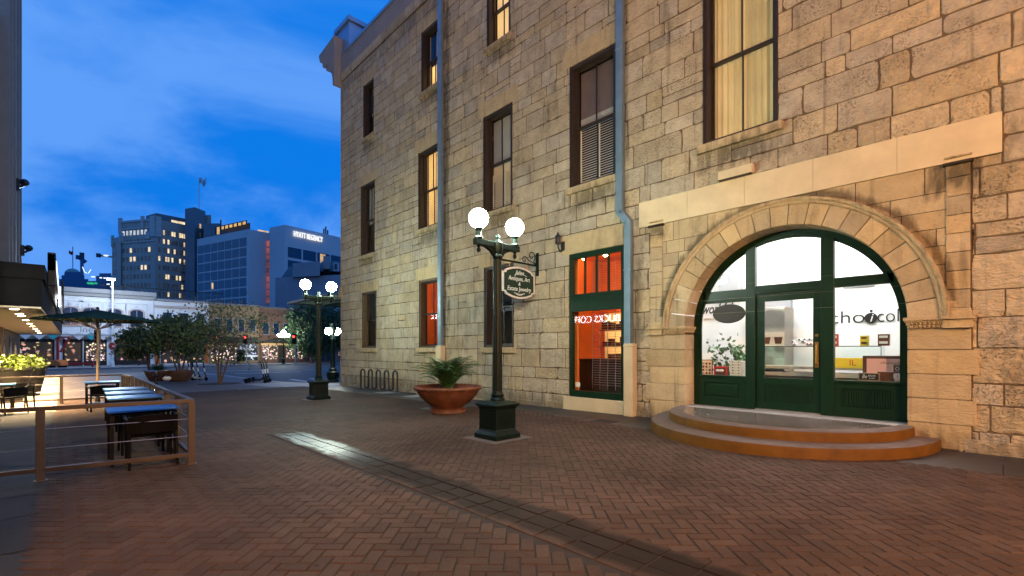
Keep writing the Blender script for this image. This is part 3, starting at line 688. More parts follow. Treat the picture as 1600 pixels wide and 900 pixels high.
# windows
def window(y0, y1, z0, z1, fm, fill):
    fr = MB(); t_ = .085
    for a, b_, c, d in ((y0, y0 + t_, z0, z1), (y1 - t_, y1, z0, z1), (y0 + t_, y1 - t_, z1 - t_, z1), (y0 + t_, y1 - t_, z0, z0 + t_ * .8)): fr.box(W + .02, W + .30, a, b_, c, d)
    for a, b_, c, d in ((y0 - .003, y0 + .03, z0, z1), (y1 - .03, y1 + .003, z0, z1)): fr.box(W - .012, W + .021, a, b_, c, d)
    o = fr.build('window', M[fm], bld, w=True, bevel=.004)
    a, b_, c, d = y0 + t_, y1 - t_, z0 + t_ * .8, z1 - t_; mid = (c + d) / 2
    ss = MB(); s_ = .05
    for (c0, c1, x) in ((mid - .025, d, W + .175), (c, mid + .025, W + .225)):
        ss.box(x, x + .045, a, a + s_, c0, c1); ss.box(x, x + .045, b_ - s_, b_, c0, c1)
        ss.box(x, x + .045, a + s_, b_ - s_, c1 - s_, c1); ss.box(x, x + .045, a + s_, b_ - s_, c0, c0 + s_)
        ss.box(x + .01, x + .04, (a + b_) / 2 - .014, (a + b_) / 2 + .014, c0 + s_, c1 - s_)
    ss.build('sash', M['dark_wood' if fm == 'dark_wood' else 'dark_iron'], o, w=True)
    pn = MB()
    for (c0, c1, x) in ((mid, d, W + .197), (c, mid, W + .247)): pn.add([(x, b_, c0), (x, a, c0), (x, a, c1), (x, b_, c1)], [(0, 1, 2, 3)])
    pn.build('pane', M['dark_pane'], o, w=True, fix=False)
    def slats(c0, c1, m1, a0=None, b0=None):
        mb = MB(); z = c0 + .03; A, B = a0 or a, b0 or b_
        while z < c1:
            mb.add([(W + .33, A, z - .018), (W + .33, B, z - .018), (W + .365, B, z + .022), (W + .365, A, z + .022)], [(0, 1, 2, 3)]); z += .062
        for yy in (A + .03, (A + B) / 2, B - .03): mb.box(W + .31, W + .328, yy - .022, yy + .022, c0, c1)
        mb.build('louvres', M[m1], o, w=True)
    def sheet(c0, c1, m1, name='blind', wav=0):
        mb = MB(); n = 60; q = []
        for i in range(n + 1):
            y = a + (b_ - a) * i / n; x = W + .36 + (wav * (math.sin(i * 1.1) + .5 * math.sin(i * 2.3 + 1)) if wav else 0); q += [(x, y, c0), (x, y, c1)]
        mb.add(q, [(2 * i, 2 * i + 2, 2 * i + 3, 2 * i + 1) for i in range(n)]); mb.build(name, M[m1], o, w=True, smooth=bool(wav))
    def back(m1): MB().add([(W + .60, a - .3, c - .3), (W + .60, b_ + .3, c - .3), (W + .60, b_ + .3, d + .3), (W + .60, a - .3, d + .3)], [(0, 1, 2, 3)]).build('backing', M[m1], o, w=True)
    if fill == 'dark': back('shadow_room'); sheet(mid + .2, d, 'shadow_room')
    elif fill == 'shade': back('shadow_room'); sheet(mid - .1, d, 'pale_shade')
    elif fill == 'louvre': back('blind_glow'); slats(c, d, 'blind_white')
    elif fill == 'half': back('shadow_room'); sheet(mid, d, 'pale_shade'); slats(c, mid - .25, 'blind_white'); sheet(mid - .45, mid, 'blind_dim', 'lit_blind'); MB().add([(W + .42, a, c), (W + .42, b_, c), (W + .42, b_, mid), (W + .42, a, mid)], [(0, 1, 2, 3)]).build('lit_room', M['blind_dim'], o, w=True)
    elif fill == 'white_louvre': back('shadow_room'); slats(c, mid + .05, 'pale_slat'); sheet(mid + .3, d, 'mauve_shade'); sheet(mid + .05, mid + .3, 'pale_shade', 'lower_blind')
    elif fill == 'lower_lit': back('shadow_room'); slats(c, d, 'blind_white'); MB().add([(W + .42, a, c), (W + .42, b_, c), (W + .42, b_, mid), (W + .42, a, mid)], [(0, 1, 2, 3)]).build('lit_room', M['blind_glow'], o, w=True)
    elif fill == 'curtain': sheet(c, d, 'curtain_lit', 'curtain', .022)
    elif fill == 'curtain_lit': sheet(c, d, 'blind_lit', 'curtain', .012)
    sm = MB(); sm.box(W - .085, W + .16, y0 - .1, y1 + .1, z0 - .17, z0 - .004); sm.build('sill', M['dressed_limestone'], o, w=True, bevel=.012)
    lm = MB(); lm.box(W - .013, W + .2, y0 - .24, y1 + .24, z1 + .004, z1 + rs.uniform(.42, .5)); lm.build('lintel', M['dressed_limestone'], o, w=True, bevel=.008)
for w_ in wins: window(*w_)

# tall green-framed window with its roller grille
y0, y1, z0, z1 = 6.10, 7.76, .27, 3.95
fr = MB()
for a, b_, c, d in ((y0, y0 + .10, z0, z1), (y1 - .085, y1, z0, z1), (y0 + .10, y1 - .085, z1 - .13, z1), (y0 + .10, y1 - .085, z0, z0 + .16), (y0 + .10, y1 - .085, 2.49, 2.86)): fr.box(W + .015, W + .15, a, b_, c, d)
fr.box(W + .0, W + .03, y0 + .05, y1 - .05, 2.45, 2.51); fr.box(W + .0, W + .03, y0 + .05, y1 - .05, 2.84, 2.9)
gw = fr.build('window', M['green_paint'], bld, w=True, bevel=.006); gw['label'] = 'tall dark green window'
mu = MB()
for k in (1, 2, 3): y = y0 + .12 + (y1 - y0 - .24) * k / 4; mu.box(W + .04, W + .09, y - .02, y + .02, 2.86, z1 - .13)
mu.build('muntin', M['green_paint'], gw, w=True)
pn = MB()
for c, d in ((z0 + .16, 2.49), (2.86, z1 - .13)): pn.add([(W + .07, y1 - .08, c), (W + .07, y0 + .09, c), (W + .07, y0 + .09, d), (W + .07, y1 - .08, d)], [(0, 1, 2, 3)])
pn.build('pane', M['pane_glass'], gw, w=True, fix=False)
gr = MB(); z = z0 + .3
while z < 3.8: gr.tube([(W + .5, y0 - .1, z), (W + .5, y1 - .42, z)], .006, 4); z += .062
for k in range(6):
    y = y0 + .1 + k * .235; gr.tube([(W + .495 + .006 * (i % 2), y + .008 * math.sin(i), .45 + i * .16) for i in range(22)], .009, 4)
gr.build('roller_grille', M['steel'], gw, w=True)
MB().box(W - .07, W + .2, y0 - .06, y1 + .14, g(7) - .02, z0 - .004).build('sill', M['stucco'], gw, w=True, bevel=.01)
MB().box(W - .014, W + .2, y0 - .02, y1 + .25, z1 + .004, z1 + .5).build('lintel', M['dressed_limestone'], gw, w=True, bevel=.008)
st = MB(); st.add([(W + .066, 7.6, .52), (W + .066, 7.45, .52), (W + .066, 7.45, .64), (W + .066, 7.6, .64)], [(0, 1, 2, 3)]); st.build('notice', M['cream_card'], gw, w=True)

# the orange cafe room behind it
def shell(name, x0, x1, ya, yb, za, zb, m_wall, m_floor, parent, front=True):
    mb = MB(); P = [(x0, ya, za), (x1, ya, za), (x1, yb, za), (x0, yb, za), (x0, ya, zb), (x1, ya, zb), (x1, yb, zb), (x0, yb, zb)]
    mb.add(P, [(1, 2, 6, 5), (0, 1, 5, 4), (2, 3, 7, 6), (4, 5, 6, 7)], 0); mb.add(P, [(0, 3, 2, 1)], 1)
    return mb.build(name, [m_wall, m_floor], parent, w=True, fix=False)
rm = shell('cafe_room', W + .3, 13.6, 5.95, 9.7, .1, 4.5, M['orange_wall'], M['counter_dark'], bld)
MB().box(W + .3, W + .34, 7.70, 8.2, .1, 4.4).build('wall_return', M['orange_wall'], rm, w=True)
sh = MB(); sh.box(13.3, 13.5, 8.1, 9.3, .1, 2.7); sh.build('lit_shelf', M['shelf_glow'], rm, w=True)
it = MB(); ri = random.Random(4)
for k in range(4):
    for j in range(5): y = 8.15 + j * .23; z = .5 + k * .55; it.box(13.0, 13.25, y, y + ri.uniform(.06, .16), z, z + ri.uniform(.1, .32))
    it.box(12.95, 13.29, 8.1, 9.3, .46 + k * .55, .49 + k * .55)
it.build('shelf_goods', M['brown_card'], rm, w=True)
ct = MB(); ct.box(11.4, 12.0, 6.2, 8.9, .1, 1.15); ct.box(11.3, 12.1, 6.1, 9.0, 1.15, 1.2); ct.box(12.9, 13.5, 6.2, 7.7, .1, 2.0); ct.build('bar_counter', M['counter_dark'], rm, w=True)
for (x, y, z) in ((11.9, 8.3, 4.38), (11.9, 9.1, 4.38), (10.8, 7.2, 4.38), (12.9, 7.0, 1.9)):
    l = MB(); l.sphere((x, y, z), .07, 12, 8); l.build('pendant_bulb', M['orange_bulb'], rm, w=True, smooth=True)
rm2 = shell('cafe_room', W + .3, 13.0, 12.9, 16.4, .9, 4.6, M['orange_wall'], M['counter_dark'], bld)
for (x, y, z) in ((11.2, 14.6, 4.2), (10.6, 15.0, 1.6)):
    l = MB(); l.sphere((x, y, z), .075, 12, 8); l.build('pendant_bulb', M['orange_bulb'], rm2, w=True, smooth=True)
tb = MB(); tb.box(10.6, 11.4, 14.4, 15.6, 1.0, 1.7); tb.box(12.2, 12.9, 14.0, 14.9, .9, 2.9); tb.build('cabinet', M['counter_dark'], rm2, w=True)

# arch surround: spandrels, voussoirs, hood mould, imposts, piers, pilasters, band
rk = random.Random(9)
spn = MB(); blocks = course_blocks(.54, 5.12, ZS, 4.25, [], rk, (.25, .30), (.5, 1.15))
for a, b_, c, d in blocks:
    n = max(1, int((b_ - a) / .07)); tn = rk.random(); j = .006
    for i in range(n):
        ya, yb = a + (b_ - a) * i / n + (j if i == 0 else 0), a + (b_ - a) * (i + 1) / n - (j if i == n - 1 else 0)
        zz = [max(c + j, ZS + math.sqrt(max(0, 2.2 ** 2 - (y - YC) ** 2))) for y in (ya, yb)]
        if min(zz) > d - j: continue
        zz = [min(q, d - j) for q in zz]
        spn.add([(W - .012, ya, zz[0]), (W - .012, yb, zz[1]), (W - .012, yb, d - j), (W - .012, ya, d - j)], [(0, 1, 2, 3)], 0, tn)
    spn.add([(W - .012, a + j, d - j), (W - .012, b_ - j, d - j), (W + .004, b_ - j, d - j + .003), (W + .004, a + j, d - j + .003)], [(0, 1, 2, 3)], 0, tn)
nn = 60
for i in range(nn):      # dark bed behind the joints
    y, y2 = .28 + 5.14 * i / nn, .28 + 5.14 * (i + 1) / nn
    zz = [max(ZS, ZS + math.sqrt(max(0, 2.15 ** 2 - (q - YC) ** 2))) for q in (y, y2)]
    spn.add([(W + .003, y, zz[0]), (W + .003, y2, zz[1]), (W + .003, y2, 4.25), (W + .003, y, 4.25)], [(0, 1, 2, 3)], 1)
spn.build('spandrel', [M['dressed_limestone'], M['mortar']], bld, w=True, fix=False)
def ring_pt(r, a, x): return (x, YC + r * math.cos(a), ZS + r * math.sin(a))
vs = MB(); NV = 21
for i in range(NV):
    a0, a1 = math.pi * i / NV, math.pi * (i + 1) / NV; e = .0036; tn = rk.random(); K = 4; x0 = W - .055 + rk.uniform(-.004, .004)
    aa = [a0 + e + (a1 - a0 - 2 * e) * k / K for k in range(K + 1)]; q = []
    for a in aa: q += [ring_pt(RI + .012, a, x0), ring_pt(2.165, a, x0), ring_pt(2.165, a, W + .1), ring_pt(RI, a, x0 + .014), ring_pt(RI, a, TH + .02)]
    fs = []
    for k in range(K):
        o, p = 5 * k, 5 * k + 5
        fs += [(o, o + 1, p + 1, p), (o + 1, o + 2, p + 2, p + 1), (o + 3, o, p, p + 3), (o + 4, o + 3, p + 3, p + 4)]
    for o in (0, 5 * K): fs.append((o, o + 1, o + 2, o + 4, o + 3))
    vs.add(q, fs, 0, tn)
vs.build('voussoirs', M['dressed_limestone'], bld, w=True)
hd = MB(); hp = [(2.166, W + .02), (2.166, W - .075), (2.18, W - .085), (2.21, W - .085), (2.218, W - .098), (2.245, W - .118), (2.275, W - .118), (2.285, W - .10), (2.285, W + .02)]
K = 64; q = []
for i in range(K + 1):
    a = math.pi * i / K; q += [ring_pt(r, a, x) for r, x in hp]
n = len(hp); hd.add(q, [(i * n + j, i * n + (j + 1) % n, (i + 1) * n + (j + 1) % n, (i + 1) * n + j) for i in range(K) for j in range(n)] + [tuple(range(n)), tuple(range(K * n, K * n + n))])
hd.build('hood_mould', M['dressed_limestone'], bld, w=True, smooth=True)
for (ya, yb, ext) in ((YC + RI, 5.42, 1), (.28, YC - RI, -1)):
    z = .0; pi_ = MB()
    for k in range(5):
        h = (1.85 - 0) / 5; sh_ = rk.uniform(-.02, .1) if k % 2 else 0; ra, rb = (ya, yb + sh_) if ext == 1 else (ya - sh_, yb)
        pi_.box(W - .03, TH + .03, ra, rb, z + .004, z + h - .004, 0, rk.random()); z += h
    pi_.box(W + .0, TH + .02, ya + .01, yb - .01, -.2, 1.85, 0, .3)
    pi_.build('pier', M['dressed_limestone'], bld, w=True, bevel=.009)
for (ya, yb, yc2, yd2) in ((YC + RI - .03, 5.46, 5.06, 5.46), (.24, YC - RI + .03, .24, .60)):
    im = MB(); im.box(W - .05, TH + .02, ya + .03, yb - .03, 1.80, 1.855); im.box(W - .09, TH + .03, ya, yb, 1.90, 1.925); im.box(W - .115, TH + .03, ya - .015, yb + .015, 1.925, 1.975); im.box(W - .065, TH + .02, ya + .015, yb - .015, 1.855, 1.90)
    k = ya + .03
    while k < yb - .06: im.box(W - .085, W - .05, k, k + .028, 1.815, 1.85); im.sphere((W - .075, k + .014, 1.88), .02, 8, 6, sc_=(1, .7, 1)); k += .05
    ya, yb = yc2, yd2; im.box(W - .14, W + .02, ya, yb, 1.93, 1.98); im.box(W - .10, W + .02, ya + .02, yb - .02, 1.80, 1.93)
    im.build('impost', M['dressed_limestone'], bld, w=True, bevel=.004)
for (ya, yb) in ((5.11, 5.41), (.29, .55)):
    ps = MB(); ps.box(W - .09, W + .01, ya - .02, yb + .02, 1.98, 2.05); ps.box(W - .07, W + .01, ya - .01, yb + .01, 2.05, 2.09); z = 2.09
    while z < 4.05: ps.box(W - .03, W + .01, ya, yb, z + .004, z + .272, 0, rk.random()); z += .276
    ps.box(W - .06, W + .01, ya - .02, yb + .02, z + .004, z + .035); ps.box(W - .03, W + .01, ya, yb, z + .035, 4.2)
    ps.build('pilaster', M['dressed_limestone'], bld, w=True, bevel=.008)
for (ya, yb) in ((5.07, 5.45), (.25, .59)):
    cpn = MB(); cpn.box(W - .09, W + .01, ya, yb, 4.20, 4.246)
    cpn.build('pilaster_cap', M['soil'], bld, w=True, bevel=.02)
bd = MB(); y = BAND[0]
while y < BAND[1] - .1: bd.box(W - .035, W + .02, y + .0015, min(y + 1.144, BAND[1]) - .0015, BAND[2], BAND[3], 0, rk.random()); y += 1.144
bd.build('sign_band', M['stucco'], bld, w=True, bevel=.004)
lb = MB(); lb.box(W - .13, W, 3.22, 3.88, 4.835, 5.02); lb.build('ledge', M['stucco'], bld, w=True, bevel=.025)
lr = MB(); lr.box(W - .14, W - .05, 3.25, 3.86, 4.825, 4.837); lr.build('rust_strip', M['bark'], bld, w=True)

# downspouts
d1 = MB(); d1.box(W - .16, W - .03, 13.3, 13.48, 1.6, TOP - .1)
for z in (3.4, 5.6, 8.2, 10.8): d1.box(W - .168, W, 13.29, 13.49, z, z + .03)
o = d1.build('downspout', M['downspout'], bld, w=True, bevel=.008)
MB().box(W - .19, W, 13.24, 13.54, g(13.4), 1.62).build('downspout_boot', M['stucco'], o, w=True, bevel=.01)
d2 = MB(); d2.box(W - .15, W - .02, 6.07, 6.24, 4.66, TOP - .1); d2.beam((W - .085, 6.155, 4.7), (W - .085, 5.93, 4.42), .13, .17); d2.box(W - .15, W - .02, 5.845, 6.015, 1.6, 4.46)
for z in (3.3, 6.0, 8.5, 11): d2.box(W - .158, W, 5.83 if z < 4.6 else 6.06, 6.03 if z < 4.6 else 6.25, z, z + .03)
o = d2.build('downspout', M['downspout'], bld, w=True, bevel=.008)
bt = MB(); bt.box(W - .19, W, 5.76, 6.0, g(5.9) - .01, 1.62); bt.box(W - .2, W, 5.75, 6.01, 1.55, 1.57); bt.build('downspout_boot', M['stucco'], o, w=True, bevel=.01)
vp = MB(); vp.tube([(W - .02, 13.02 + .0, .62), (W - .08, 13.02, .62)], .07, 12); vp.tube([(W - .02, 13.02, .38), (W - .06, 13.02, .38)], .03, 8); vp.build('pipe_outlet', M['dark_iron'], bld, w=True, smooth=True)

# ---- arched shopfront
FX0, FX1 = TH - .02, TH + .09
def path(r, base):
    a = [(YC + r, base)] + [(YC + r * math.cos(math.pi * i / 48), ZS + r * math.sin(math.pi * i / 48)) for i in range(49)] + [(YC - r, base)]
    return a
ZF = .30
sf = MB()
for r0, r1, xa, xb in ((1.69, RI + .01, FX0, FX1), (1.66, 1.692, FX0 + .035, FX1 - .02)):
    A, B = path(r0, ZF), path(r1, ZF); n = len(A)
    q = [(xa, *p) for p in A] + [(xa, *p) for p in B] + [(xb, *p) for p in A] + [(xb, *p) for p in B]
    sf.add(q, [(i, i + 1, n + i + 1, n + i) for i in range(n - 1)] + [(2 * n + i, 3 * n + i, 3 * n + i + 1, 2 * n + i + 1) for i in range(n - 1)] + [(i, 2 * n + i, 2 * n + i + 1, i + 1) for i in range(n - 1)])
shop = sf.build('shopfront', M['green_paint'], bld, w=True); shop['label'] = 'dark green arched shopfront frame'
mz = MB()
zt = lambda y, r=1.68: ZS + math.sqrt(max(0, r * r - (y - YC) ** 2))
mz.box(FX0 - .015, FX1, 3.345, 3.525, ZF, zt(3.43) + .03); mz.box(FX0 - .015, FX1, 2.035, 2.235, ZF, zt(2.1) + .02)
mz.box(FX0, FX1, 3.525, 4.40, 2.455, 2.70); mz.box(FX0, FX1, 1.20, 2.035, 2.585, 2.755); mz.box(FX0, FX1, 2.235, 3.345, 2.565, 2.74)
mz.box(FX0 - .02, FX0, 3.56, 4.36, 2.49, 2.52); mz.box(FX0 - .02, FX0, 2.27, 3.31, 2.59, 2.62)
mz.build('mullion', M['green_paint'], shop, w=True, bevel=.006)
def light_pane(ya, yb, za, zb=None):
    ys = [ya + (yb - ya) * i / 12 for i in range(13)]
    top = [(y, min(zb if zb else 9, zt(y, 1.74))) for y in ys]
    pts = [(yb, za), (ya, za)] + top
    MB().add([(TH + .04, y, z) for y, z in pts], [tuple(range(len(pts)))]).build('pane', M['pane_glass'], shop, w=True, fix=False)
light_pane(3.52, 4.50, .92, 2.47); light_pane(1.08, 2.04, .92, 2.6); light_pane(3.52, 4.36, 2.69); light_pane(2.23, 3.35, 2.73); light_pane(1.25, 2.04, 2.75)
for (ya, yb, bead) in ((3.525, 4.48, 0), (1.10, 2.035, 1)):
    lp = MB(); lp.box(FX0 + .04, FX1, ya, yb, ZF, .94); lp.box(FX0, FX0 + .041, ya, ya + .11, ZF, .9); lp.box(FX0, FX0 + .041, yb - .11, yb, ZF, .9)
    lp.box(FX0, FX0 + .041, ya + .11, yb - .11, ZF, .48); lp.box(FX0, FX0 + .041, ya + .11, yb - .11, .80, .9); lp.box(FX0 - .03, FX1, ya - .0, yb + .0, .9, .945)
    if bead:
        k = ya + .115
        while k < yb - .13: lp.box(FX0 + .018, FX0 + .041, k, k + .026, .49, .79); k += .036
    else: lp.box(FX0 + .02, FX0 + .041, ya + .17, yb - .17, .53, .75)
    lp.build('panel', M['green_paint'], shop, w=True, bevel=.003)
dr = MB(); ya, yb = 2.24, 3.34
for a, b_, c, d in ((ya, ya + .125, .325, 2.56), (yb - .15, yb, .325, 2.56), (ya + .125, yb - .15, 2.42, 2.56), (ya + .125, yb - .15, .80, .935), (ya + .125, yb - .15, .325, .46)): dr.box(TH + .02, TH + .07, a, b_, c, d)
dr.box(TH + .04, TH + .06, ya + .12, yb - .14, .46, .80)
k = ya + .135
while k < yb - .17: dr.box(TH + .028, TH + .041, k, k + .03, .47, .79); k += .042
door = dr.build('door', M['green_paint'], bld, w=True, bevel=.003); door['label'] = 'glazed dark green door under the arch'
MB().add([(TH + .045, yb - .14, .93), (TH + .045, ya + .12, .93), (TH + .045, ya + .12, 2.43), (TH + .045, yb - .14, 2.43)], [(0, 1, 2, 3)]).build('pane', M['pane_glass'], door, w=True, fix=False)
hb = MB(); hb.box(TH + .012, TH + .021, 2.275, 2.335, 1.15, 1.62); hb.tube([(TH + .01, 2.305, 1.2), (TH - .035, 2.305, 1.23), (TH - .035, 2.305, 1.53), (TH + .01, 2.305, 1.56)], .011, 8); hb.build('handle', M['brass'], door, w=True, smooth=True)
lk = MB(); lk.tube([(TH + .021, 2.305, 1.74), (TH + .005, 2.305, 1.74)], .028, 14); lk.build('lock', M['brass'], door, w=True, smooth=True)
MB().box(TH - .06, TH + .1, 2.24, 3.34, .298, .322).build('threshold', M['steel'], door, w=True)

# ---- chocolate shop interior
room = shell('shop_room', TH + .12, 12.6, .35, 5.75, .30, 4.7, M['white_wall'], M['counter_stone'], bld); room['label'] = 'bright white shop interior'
al = MB(); al.box(12.45, 12.58, 3.42, 4.4, .3, 2.85); al.build('alcove_panel', M['grey_wall'], room, w=True)
for (ya, yb) in ((1.0, 2.4), (3.2, 4.9)):
    cl = MB(); cl.box(10.55, 10.95, ya, yb, 4.60, 4.66); cl.build('ceiling_light', M['shop_panel'], room, w=True)
cl = MB(); cl.box(11.6, 11.9, 1.4, 4.6, 4.60, 4.66); cl.build('ceiling_light', M['shop_panel'], room, w=True)
vt = MB()
for k in range(7): vt.box(12.57, 12.598, 1.86, 2.42, 2.86 + k * .03, 2.872 + k * .03)
vt.build('air_vent', M['grey_wall'], room, w=True)
MB().box(12.3, 12.59, 4.55, 5.05, 2.95, 3.45).build('air_unit', M['grey_wall'], room, w=True, bevel=.02)

fg = thing('fridge', 'tall stainless steel fridge behind the shop counter, seen through the green door', 'fridge', (12.1, 3.62, .3))
MB().box(-.3, .34, -.26, .26, 0, 2.16).build('body', M['steel'], fg, bevel=.012)
MB().box(-.325, -.301, -.25, .25, 1.0, 2.12).build('door', M['steel'], fg, bevel=.006)
MB().box(-.325, -.301, -.25, .25, .05, .97).build('door', M['steel'], fg, bevel=.006)
MB().box(-.335, -.326, -.24, .0, 1.28, 1.36).build('display', M['black_plastic'], fg)

ctr = thing('shop_counter', 'pale stone shop counter with glass display case, seen through door and right pane', 'counter', (11.45, 2.7, .3))
MB().box(-.28, .28, -1.5, 1.5, 0, .62).build('base', M['counter_dark'], ctr)
MB().box(-.32, .32, -1.55, 1.55, .62, .70).build('worktop', M['counter_stone'], ctr, bevel=.008)
MB().box(-.30, .30, -1.55, 1.55, .775, .83).build('ledge', M['counter_stone'], ctr, bevel=.006)
gc = MB(); gc.box(-.2, .25, -1.14, 1.4, 1.24, 1.255); gc.build('glass_top', M['case_glass'], ctr)
gf = MB(); gf.add([(-.2, 1.4, .83), (-.2, -1.14, .83), (-.2, -1.14, 1.24), (-.2, 1.4, 1.24)], [(0, 1, 2, 3)]); gf.add([(-.2, -1.14, .83), (.25, -1.14, .83), (.25, -1.14, 1.24), (-.2, -1.14, 1.24)], [(0, 1, 2, 3)]); gf.build('glass_front', M['case_glass'], ctr)
ge = MB(); ge.box(-.208, -.2, -1.14, 1.4, 1.238, 1.252); ge.box(-.21, -.2, -1.146, -1.136, .83, 1.24); ge.build('glass_edge', M['umbrella_green'], ctr)
def carton(name, label, loc, sx, sy, sz, m1, rot=0, extra=None, cat='box', group=None):
    r = thing(name, label, cat, loc, rot, group); MB().box(-sx / 2, sx / 2, -sy / 2, sy / 2, 0, sz).build('carton', M[m1], r, bevel=.004)
    if extra: extra(r, sx, sy, sz)
    return r
def cup_print(r, sx, sy, sz):
    for k, m1 in ((.12, 'terracotta'), (-.12, 'brown_card')):
        mb = MB(); mb.prism([(-.06, .05), (.06, .05), (.085, .2), (-.085, .2)], lambda u, v, d: (d, k + u, v), -sx / 2 - .004, -sx / 2 - .001); mb.build('cup_picture', M[m1], r)
carton('menu_card', 'white card with two cup pictures standing on the glass counter', (11.35, 3.48, 1.557), .04, .46, .31, 'cream_card', 0, cup_print, 'card')
def stripes(m1):
    def f(r, sx, sy, sz):
        mb = MB()
        for k in range(2): mb.box(-sx / 2 - .004, -sx / 2 - .001, -sy / 2 + .02, sy / 2 - .02, sz * (.18 + .5 * k), sz * (.38 + .5 * k))
        mb.build('printed_band', M[m1], r)
    return f
wr = thing('wrapped_sweets', 'heap of white wrapped sweets with dark dots on the glass counter', 'sweets', (11.4, 2.86, 1.557))
rw = random.Random(2)
for k in range(14):
    mb = MB(); c = (rw.uniform(-.06, .06), rw.uniform(-.24, .24), .035 + .05 * (k % 3)); mb.sphere(c, .045, 8, 6, sc_=(1, 1.2, .8)); mb.sphere((c[0] - .035, c[1], c[2] + .01), .02, 6, 4, 1); mb.build('sweet', [M['white_plastic'], M['red_ribbon' if k % 3 == 0 else 'brown_card']], wr, smooth=True)
carton('chocolate_box', 'small gold and brown boxes stacked left on the glass case behind the right pane', (11.35, 1.83, 1.555), .12, .13, .2, 'yellow_paint', 0, stripes('brown_card'))
carton('chocolate_box', 'small brown and cream boxes stacked right on the glass case behind the right pane', (11.35, 1.53, 1.555), .12, .17, .22, 'terracotta', 0, stripes('cream_card'))
carton('red_box', 'slim red box at the left end of the right pane on the glass case', (11.35, 2.30, 1.555), .1, .08, .24, 'red_paint', 0, stripes('cream_card'))
yb_ = carton('yellow_tray', 'bright yellow printed box in the display case with red marking', (11.05, 1.98, 1.12), .1, .62, .2, 'yellow_paint')
mb = MB(); put_text(mb, text_mesh('IL', .16), (-.056, -.02, .1), (0, -1, 0), (0, 0, 1)); mb.build('lettering', M['red_paint'], yb_)
# pink display box in the right corner of the window, a sill runs behind the panes
MB().box(TH + .1, 10.62, 1.02, 2.05, .30, .90).build('window_shelf', M['white_wall'], room, w=True); MB().box(TH + .1, 10.62, 3.5, 4.6, .30, .90).build('window_shelf', M['counter_dark'], room, w=True)
pk = thing('gift_box_display', 'pink shop display panel with brown border in right window corner', 'display box', (10.3, 1.36, .902))
MB().box(0, .12, -.33, .33, 0, .47).build('back_board', M['brown_card'], pk, bevel=.004)
MB().box(-.01, 0, -.33, .27, 0, .42).build('face', M['pink_card'], pk)
MB().box(-.018, -.011, -.1, .27, .08, .14).build('stripe', M['magenta_card'], pk)
mb = MB(); put_text(mb, text_mesh('choocolate', .07, .34), (-.014, -.1, .35), (0, -1, 0), (0, 0, 1)); mb.build('lettering', M['brown_card'], pk)
dk = carton('dark_box', 'brown chocolate carton standing between small framed sign and window stickers', (10.12, 1.34, .902), .1, .22, .2, 'brown_card', 0, stripes('terracotta'))
bs = thing('framed_sign', 'small black sign in wooden frame low in the right window', 'sign', (10.02, 1.555, .945))
MB().box(-.015, .015, -.15, .15, 0, .135).build('frame', M['wood_pole'], bs, bevel=.003); MB().box(-.019, -.0155, -.132, .132, .016, .119).build('board', M['black_ink'], bs)
mb = MB(); put_text(mb, text_mesh('Be', .095, .07, .25), (-.021, .06, .07), (0, -1, 0), (0, 0, 1)); put_text(mb, text_mesh('BRAVE', .04, .1), (-.021, -.045, .085), (0, -1, 0), (0, 0, 1)); put_text(mb, text_mesh('& KIND', .03, .08), (-.021, -.045, .045), (0, -1, 0), (0, 0, 1)); mb.build('lettering', M['letter_white'], bs)
def sticker(loc, m1, label, kind):
    r = thing('window_sticker', label, 'sticker', loc)
    if kind == 0:
        MB().box(-.002, .0, -.05, .05, 0, .145).build('badge', M['brown_card'], r)
        mb = MB(); mb.tube([(-.003, .024 * math.cos(a * .5), .075 + .024 * math.sin(a * .5)) for a in range(13)], .004, 5, closed=True); put_text(mb, text_mesh('HISTORIC', .02, .07), (-.004, 0, .125), (0, -1, 0), (0, 0, 1)); put_text(mb, text_mesh('DISTRICT', .02, .07), (-.004, 0, .025), (0, -1, 0), (0, 0, 1)); mb.build('lettering', M['letter_white'], r)
    else:
        MB().prism([(-.05, .1), (-.05, .03), (0, 0), (.05, .03), (.05, .1)], lambda u, v, d: (d, u, v), -.002, 0).build('badge', M['sign_white'], r)
        mb = MB(); put_text(mb, text_mesh('1', .075), (-.004, 0, .055), (0, -1, 0), (0, 0, 1)); mb.build('lettering', M['navy_ink'], r)
sticker((TH + .037, 1.165, 1.09), 'brown_card', 'brown badge sticker low on the right window pane', 0)
sticker((TH + .037, 1.165, .98), 'sign_white', 'pale shield sticker reading 1 under the brown badge sticker', 1)
# lettering on the white back wall
wl_ = thing('wall_lettering', 'large black shop lettering on the white back wall with round dot', 'lettering', (12.598, 1.95, 2.18))
LX = lambda px: 12.598 * (C_ - S_ * (px - 800) / FPX) / (S_ + C_ * (px - 800) / FPX)
def word(s, p0, p1, name):
    a, b_ = LX(p0), LX(p1); mb = MB(); put_text(mb, text_mesh(s, .40, a - b_, 0, .004, offset=-.004), (12.59, (a + b_) / 2, 2.19), (0, -1, 0), (0, 0, 1)); mb.build(name, M['black_ink'], wl_, w=True)
word('cho', 1297, 1351, 'letters'); word('colate', 1371, 1446, 'letters')
yc_ = LX(1361)
mb = MB(); mb.tube([(12.59, yc_, 2.16), (12.575, yc_, 2.16)], .115, 28); mb.sphere((12.585, yc_ - .005, 2.315), .028, 10, 8); mb.build('dot', M['black_ink'], wl_, w=True)
mb = MB(); put_text(mb, text_mesh('i', .25, None, .25), (12.572, yc_, 2.16), (0, -1, 0), (0, 0, 1)); mb.build('letters', M['letter_white'], wl_, w=True)
